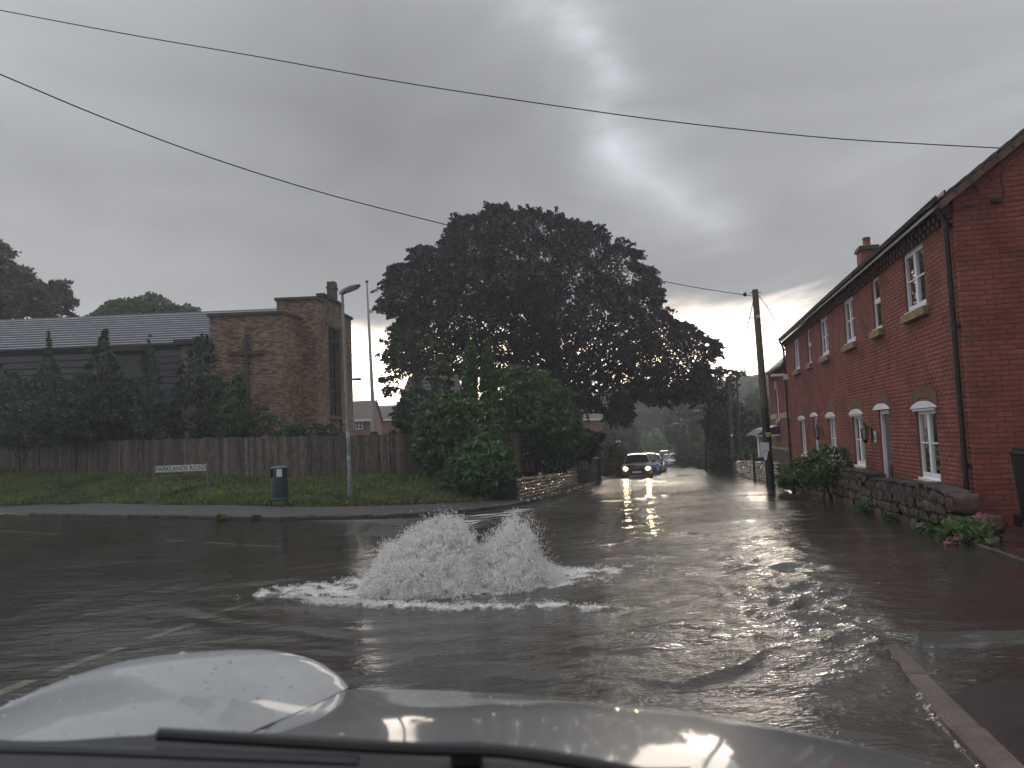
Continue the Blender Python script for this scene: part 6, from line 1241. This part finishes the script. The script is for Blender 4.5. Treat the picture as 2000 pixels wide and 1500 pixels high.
dq = 185.; x0, x1 = at(1268, 830, dq)[0], at(1312, 830, dq)[0]; z0, z1, z2 = at(1290, 855, dq)[2], at(1290, 842, dq)[2], at(1290, 826, dq + 3)[2]; o = thing('far_house', ((x0 + x1) / 2, dq, z0), 'dim distant house roof with two pale dormers above the shed', 'house'); MB().box(x0, x1, dq, dq + 6, z0 - 2, z1).build('wall', FBR, o)
MB().add([(x0 - .4, dq - .4, z1), (x1 + .4, dq - .4, z1), (x1 + .4, dq + 3, z2), (x0 - .4, dq + 3, z2), (x1 + .4, dq + 6.4, z1), (x0 - .4, dq + 6.4, z1)], [(0, 1, 2, 3), (3, 2, 4, 5)]).build('roof', SLATE, o)
for px in (1282, 1298): c = at(px, 835, dq); MB().box(c[0] - .7, c[0] + .7, dq + .3, dq + 2, c[2] - .6, c[2] + .7).build('dormer', mat('pale_dormer', (.35, .34, .32), .6), o)
c = at(1262, 886, 112); tag(MB().bbox(-1.1, 1.1, -.04, .04, -.55, .35, .02).add([(-1.0, 0, -3), (-.9, 0, -3), (-.9, 0, -.55), (-1., 0, -.55)], [(0, 1, 2, 3)]).add([(.9, 0, -3), (1., 0, -3), (1., 0, -.55), (.9, 0, -.55)], [(0, 1, 2, 3)]).build('notice_board', mat('pale_board', (.34, .34, .32), .6), None, False, Matrix.Translation(Vector(c))), 'pale blank board standing behind the roof of the dark oncoming car', 'board')
MB_w = MB(); x0, x1 = at(1195, 900, 100)[0], at(1345, 900, 120)[0]; z0 = -2.9
tag(MB().add([(x0, 116, z0), (x1, 124, z0), (x1, 124.3, z0), (x0, 116.3, z0), (x0, 116, z0 + 1.5), (x1, 124, z0 + 1.8), (x1, 124.3, z0 + 1.8), (x0, 116.3, z0 + 1.5)], [(0, 1, 5, 4), (1, 2, 6, 5), (2, 3, 7, 6), (3, 0, 4, 7), (4, 5, 6, 7)]).build('retaining_wall', mat('far_red_wall', (.12, .07, .06), .8, var=.3)), 'distant reddish retaining wall behind the parked cars', 'wall')
# ------------------------------------------------------------------ cars
TYRE = mat('tyre', (.015, .015, .015), .7); CGL = mat('car_glass', (.015, .018, .02), .05, spec=.6); RIMM = mat('alloy', (.35, .35, .36), .35, metal=.7)
def car(label, pos, ang, paint, group=None, lights=None, W_=.90, Lc=4.25, Hc=1.45, suv=0., tail=False):
    z0 = pos[2]; o = thing('parked_car' if lights is None else 'oncoming_car', pos, label, 'car', group); M_ = Matrix.Translation(Vector(pos)) @ Matrix.Rotation(ang, 4, 'Z')
    # x forward = -y local front
    st = [(-Lc / 2, .70, .62, .30), (-Lc / 2 + .06, .80, .72, .22), (-Lc / 2 + .35, .96, .82, .18), (-Lc / 2 + 1.0, 1., .93, .18), (-Lc / 2 + 1.25, 1., .97, .18), (0, 1., .98, .2), (Lc / 2 - .9, 1., 1.0, .2), (Lc / 2 - .25, .97, .98, .22), (Lc / 2 - .05, .90, .90, .28), (Lc / 2, .80, .75, .34)]
    rows = []
    for (y, w, zt, zb_) in st:
        w *= W_; zt *= 1 + suv * .12; zm = (zt + zb_) / 2
        rows.append([(-w * .88, y, zb_), (-w, y, zb_ + .12), (-w * 1.0, y, zm), (-w * .97, y, zt - .10), (-w * .86, y, zt), (-w * .4, y, zt + .03), (0, y, zt + .04), (w * .4, y, zt + .03), (w * .86, y, zt), (w * .97, y, zt - .10), (w, y, zm), (w, y, zb_ + .12), (w * .88, y, zb_)])
    b = MB(); b.grid(np.array(rows)); n = 13; b.add(rows[0], [list(range(n))]); b.add(rows[-1], [list(range(n))]); b.add([rows[0][0], rows[0][-1], rows[-1][-1], rows[-1][0]], [(0, 1, 2, 3)])
    body = b.build('body', paint, o, True, M_)
    zb1 = .93 * (1 + suv * .12); cab = [(-Lc / 2 + 1.05, .80, zb1, zb1 + .02), (-Lc / 2 + 1.75, .74, zb1, Hc - .06), (-Lc / 2 + 2.1, .70, zb1, Hc), (Lc / 2 - 1.0, .69, zb1, Hc - .02), (Lc / 2 - .55, .68, zb1, Hc - .09), (Lc / 2 - .12, .76, zb1, zb1 + .06)]
    rows = [[(-w * .99, y, za), (-w * .93, y, (za + zt) / 2), (-w * .80, y, zt - .03), (-w * .6, y, zt), (0, y, zt + .02), (w * .6, y, zt), (w * .80, y, zt - .03), (w * .93, y, (za + zt) / 2), (w * .99, y, za)] for (y, w, za, zt) in cab]
    MB().grid(np.array(rows)).build('windows', CGL, o, True, M_)
    r_ = MB(); rr_ = [[(-w * .82, y, zt - .035), (-w * .6, y, zt + .012), (0, y, zt + .034), (w * .6, y, zt + .012), (w * .82, y, zt - .035)] for (y, w, za, zt) in cab[1:5]]; r_.grid(np.array(rr_))
    for s in (-1, 1):
        for k0, k1, rad in ((0, 1, .035), (4, 5, .05)):
            a, c = cab[k0], cab[k1]; r_.tube([(s * a[1] * (.97 if k0 == 0 else .80), a[0], a[3]), (s * c[1] * (.80 if k0 == 0 else .97), c[0], c[3])], rad, 5)
        r_.tube([(s * .80 * cab[1][1], cab[1][0], cab[1][3] - .02), (s * .8 * cab[3][1], cab[3][0], cab[3][3] - .02)], .03, 5); r_.box(s * .83 * W_ - .02, s * .83 * W_ + .02, .15, .25, zb1 - .05, Hc - .1)
    r_.build('roof', paint, o, True, M_)
    for s in (-1, 1):
        for y in (-Lc / 2 + .82, Lc / 2 - .78):
            wh = MB().tube([(s * (W_ - .2), y, .31), (s * (W_ + .01), y, .31)], .315, 18).build('wheel', TYRE, o, True, M_); MB().tube([(s * (W_ + .0), y, .31), (s * (W_ + .022), y, .31)], .2, 12).build('rim', RIMM, wh, True, M_)
        MB().bbox(min(s * .9, s * 1.08) , max(s * .9, s * 1.08), -Lc / 2 + 1.32, -Lc / 2 + 1.45, .95, 1.09, .03).build('mirror', paint, o, True, M_)
        hl_ = MB(); rowsl = [(s * .50, -Lc / 2 - .015, .60), (s * .78, -Lc / 2 + .13, .60), (s * .82, -Lc / 2 + .22, .72), (s * .52, -Lc / 2 + .02, .72)]; rb = [(x, y + .12, z) for x, y, z in rowsl]; hl_.add([(x, y - .02, z) for x, y, z in rowsl] + rb, [(0, 1, 2, 3), (0, 4, 5, 1), (1, 5, 6, 2), (2, 6, 7, 3), (3, 7, 4, 0)])
        h_ = hl_.build('headlight', mat('lamp_lens', (.35, .36, .37), .1), o, False, M_)
        if lights is not None: MB().tube([(s * .66, -Lc / 2 - .03, .66), (s * .66, -Lc / 2 + .05, .66)], .085, 14).build('bulb', mat('headlight_beam', (1, 1, 1), emit=((1, .74, .42), lights)), h_, False, M_)
        MB().bbox(min(s * .60, s * .80), max(s * .60, s * .80), Lc / 2 - .16, Lc / 2 + .005, .74, .90, .02).build('tail_light', mat('tail_lamp', (.35, .02, .02), .25), o, False, M_)
    MB().bbox(-.26, .26, -Lc / 2 - .035, -Lc / 2 - .012, .40, .51, .004).build('number_plate', mat('plate_white', (.6, .6, .58), .5), o, False, M_); MB().bbox(-.26, .26, Lc / 2 + .006, Lc / 2 + .03, .50, .61, .004).build('number_plate', mat('plate_yellow', (.6, .5, .1) if tail else (.5, .48, .4), .5), o, False, M_)
    MB().bbox(-.45, .45, -Lc / 2 - .02, -Lc / 2 + .05, .56, .68, .01).bbox(-.6, .6, -Lc / 2 - .01, -Lc / 2 + .08, .24, .37, .01).build('grille', BLACK, o, False, M_); MB().bbox(-.7, .7, Lc / 2 - .06, Lc / 2 + .004, .26, .40, .02).build('rear_bumper', BLACK, o, False, M_)
    return o
def paint(n, c, metal=.3): return mat(n, c, .3, metal=metal, coat=1., iorc=1.5)
RA = math.atan(.208)
def cpos(px, d, dz=0.): x = at(px, 900, d)[0]; return (x, d, float(gz(x, d)) + dz)
car('dark oncoming car with both headlights glaring over the flooded road', cpos(1245, 48.5, .02), -RA * .9, paint('black_paint', (.02, .021, .02)), lights=150., Lc=4.4, Hc=1.47)
car('blue hatchback parked directly behind the dark oncoming car', cpos(1264, 55, .0), -RA * 1.0, paint('blue_paint', (.02, .13, .38)), 'cars parked down the road', Hc=1.52, tail=True)
car('pale silver car parked third in line beyond the blue hatchback', cpos(1276, 61, .0), math.pi - RA * 1.1, paint('silver_paint', (.42, .46, .48)), 'cars parked down the road', Hc=1.5)
car('white hatchback seen from behind on the right of the far road', cpos(1320, 87, .0), -RA * 1.1, paint('white_paint', (.62, .58, .56), 0), 'cars parked down the road', Hc=1.45, tail=True)
car('dark grey people carrier furthest left in the distant row', cpos(1299, 104, .2), math.pi - RA * 1.1, paint('grey_paint', (.09, .10, .12)), 'cars parked down the road', Hc=1.75, suv=1)
car('silver hatchback half hidden left of the white hatchback', cpos(1309, 95, .0), -RA * 1.1, paint('silver_paint', (.42, .46, .48)), 'cars parked down the road')
car('dull green-grey estate car showing above the white hatchback', cpos(1320, 98, .25), -RA * 1.1, paint('green_grey_paint', (.09, .11, .10)), 'cars parked down the road', Hc=1.55)
# ------------------------------------------------------------------ the car the picture is taken from
def catmull(P, n):
    P = np.asarray(P, float); out = []
    t = np.linspace(0, len(P) - 1, n)
    for u in t:
        i = min(int(u), len(P) - 2); f_ = u - i; p0, p1, p2, p3 = P[max(i - 1, 0)], P[i], P[i + 1], P[min(i + 2, len(P) - 1)]
        out.append(.5 * ((2 * p1) + (-p0 + p2) * f_ + (2 * p0 - 5 * p1 + 4 * p2 - p3) * f_ ** 2 + (-p0 + 3 * p1 - 3 * p2 + p3) * f_ ** 3))
    return np.array(out)
def loft(rows, ns, nt): A = np.array([catmull(r_, ns) for r_ in rows]); return np.stack([catmull(A[:, j], nt) for j in range(ns)], 1)
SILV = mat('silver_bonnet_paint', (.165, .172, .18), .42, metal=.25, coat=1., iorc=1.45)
SILW = mat('wet_silver_paint_sky_lightened', (.36, .375, .39), .5, metal=.2, coat=.6, iorc=1.4, var=.06, vscale=9)  # same wet paint as the bonnet; brighter sky reflection put into the colour
own = thing('silver_car', (0, 1.6, 0), 'rain-wet silver bonnet and left wing of the car the view is taken from', 'car')
# wing edge (silhouette) points
WE = [at(-60, 1418, 1.62), at(0, 1385, 1.70), at(130, 1328, 1.82), at(260, 1290, 1.90), at(400, 1273, 1.94), at(520, 1270, 1.96), at(600, 1285, 1.96), at(645, 1310, 1.955), at(669, 1332, 1.95), at(678, 1346, 1.93)]
WE = np.array(WE)
seam = lambda y: np.array([np.interp(y, [.9, 1.25, 1.45, 1.7, 1.93], [-.66, at(440, 1450, 1.30)[0], at(480, 1435, 1.45)[0], at(585, 1392, 1.7)[0], at(678, 1346, 1.93)[0]]), y, np.interp(y, [.9, 1.45, 1.7, 1.93], [1.17, at(480, 1435, 1.45)[2], at(585, 1392, 1.7)[2], at(678, 1346, 1.93)[2]])])
sw = np.linspace(0, 1, len(WE))
def wrow(y, z_out, z_top):
    e = seam(y); x0 = WE[0][0] - (1.62 - y) * .05; P_ = []
    for s in sw:
        x = x0 * (1 - s) + e[0] * s; z = z_out * (1 - s) + e[2] * s + (z_top) * math.sin(math.pi * s ** 1.15) ** .8; P_.append((x, y + (0 if s < 1 else 0), z))
    P_[-1] = tuple(e); return np.array(P_)
def drop(E_, dy_, dz_):
    R_ = E_.copy(); R_[:, 1] += dy_; R_[:, 2] += dz_; R_[-1, 1] = E_[-1, 1] + dy_ * .8; return R_
rows = [drop(WE, .02, -.75), drop(WE, .06, -.30), drop(WE, .055, -.12), drop(WE, .035, -.04), drop(WE, .0, .0)]
def blend(A, B, t_): return A * (1 - t_) + B * t_
r7 = wrow(1.62, WE[0][2] + .01, .075); r8 = wrow(1.3, WE[0][2] + .03, .07); r9 = wrow(.9, WE[0][2] + .05, .06)
mid = blend(WE, r7, .45); mid[:, 2] += .012 * np.sin(math.pi * sw); mid[-1] = seam(1.80)
rows += [mid, r7, r8, r9]
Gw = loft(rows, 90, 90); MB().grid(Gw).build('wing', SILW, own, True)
HE = np.array([at(681, 1347, 1.93), at(740, 1345, 1.93), at(860, 1348, 1.92), at(1000, 1356, 1.90), at(1150, 1370, 1.87), at(1300, 1392, 1.83), at(1450, 1419, 1.78), at(1600, 1451, 1.73), at(1720, 1473, 1.69), at(1850, 1508, 1.63), at(1960, 1560, 1.5)])
sh = np.linspace(0, 1, len(HE))
def hrow(y, dz):
    e = seam(y) + [.007, 0, -.003]; xe = HE[-1][0] + .0; P_ = []
    for s, E_ in zip(sh, HE): 
        x = e[0] * (1 - s) + xe * s; P_.append((x, y if s < .98 else y, e[2] * (1 - s) + HE[-1][2] * s + dz * math.sin(math.pi * s) + .01 * s))
    return np.array(P_)
m2_ = blend(HE, hrow(1.55, .09), .45); m2_[0] = seam(1.78) + [.007, 0, -.003]; m2_[:, 2] += .006
rows = [drop(HE, .0, -.75), drop(HE, .05, -.30), drop(HE, .05, -.12), drop(HE, .03, -.035), HE, m2_, hrow(1.5, .10), hrow(1.25, .12), hrow(.95, .14)]
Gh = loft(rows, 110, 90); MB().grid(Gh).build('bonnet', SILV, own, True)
# dark shut line between wing and bonnet
sp_ = np.array([seam(y) + [.0035, 0, -.001] for y in np.linspace(.9, 1.93, 30)]); MB().tube(sp_, .0045, 6).build('shut_line', BLACK, own, True)
# rain beads on the wing and bonnet
bd = MB(); rs = np.random.default_rng(99)
def bead(P_, r):
    vs = []; 
    for k in range(6): w = k * math.pi / 3; vs.append(P_ + [r[0] * math.cos(w), r[1] * math.sin(w), 0])
    vs.append(P_ + [0, 0, r[2]]); bd.add(vs, [(k, (k + 1) % 6, 6) for k in range(6)])
for G_, n_, i0, i1 in ((Gw, 420, 46, 84), (Gh, 90, 42, 80)):
    for _ in range(n_):
        i_, j_ = rs.integers(i0, i1), rs.integers(4, G_.shape[1] - 4); P_ = G_[i_, j_] + [rs.normal(0, .004), rs.normal(0, .004), .0004]; r = .0010 + rs.exponential(.0008); bead(P_, (r * rs.uniform(1, 2.0), r * rs.uniform(1, 1.6), r * .45))
o_ = bd.build('water_beads', mat('water_bead', (.30, .31, .32), .04, coat=1.), own, True); tag(o_, kind='stuff')
# scuttle, wiper
sc_ = MB(); P_ = []
for px in np.linspace(-120, 1350, 30):
    up = np.interp(px, [-120, 300, 310, 520, 760, 900, 1350], [1447, 1440, 1428, 1440, 1462, 1475, 1500]); up += 4 * math.sin(px / 60)
    P_.append([at(px, 1650, .86), at(px, up + 70, .98), at(px, up + 14, 1.02), at(px, up, 1.04), at(px, up + 4, 1.06), at(px, up + 120, 1.10)])
sc_.grid(np.array(P_)); sc_.build('scuttle_panel', mat('scuttle_plastic', (.018, .018, .019), .5, var=.3, vscale=30), own, True)
wp = np.array([at(310, 1434, .96), at(520, 1446, .95), at(800, 1462, .93), at(960, 1466, .92), at(1100, 1484, .90), at(1250, 1512, .88)]); wp = resample(wp, .03); MB().tube(wp, .008, 8).build('wiper_arm', BLACK, own, True)
wp2 = resample(np.array([at(0, 1462, .95), at(160, 1466, .95), at(420, 1476, .94), at(700, 1486, .93)]), .03); MB().tube(wp2, .006, 6).build('wiper_blade', mat('wiper_rubber', (.05, .05, .055), .5), own, True)
MB().bbox(-.02, .02, -.015, .015, -.012, .012, .004).build('washer_jet', BLACK, own, False, Matrix.Translation(Vector(at(912, 1474, 1.02))))
# front end and wheels below the bonnet so the car stands on the road
MB().bbox(WE[0][0] + .05, HE[-1][0] - .05, 1.35, 1.85, .25, .42, .08).build('front_bumper', SILV, own, True)
for x in (WE[0][0] + .25, HE[-1][0] - .25): MB().tube([(x - .1, 1.1, .33), (x + .1, 1.1, .33)], .33, 24).build('wheel', TYRE, own, True)
# ================================================================== AIR
hz = bpy.data.materials.new('haze'); hz.use_nodes = True; t = hz.node_tree; t.nodes.clear(); pv = N(t, 'ShaderNodeVolumePrincipled', Density=.0018, Anisotropy=.2); pv.inputs['Color'].default_value = (.93, .95, 1, 1); oo = N(t, 'ShaderNodeOutputMaterial'); t.links.new(pv.outputs[0], oo.inputs['Volume'])
hb = MB().box(-170, 170, -60, 290, -5.2, 34).build('haze', hz); tag(hb, kind='stuff'); hb['label'] = 'thin rain haze over the street'
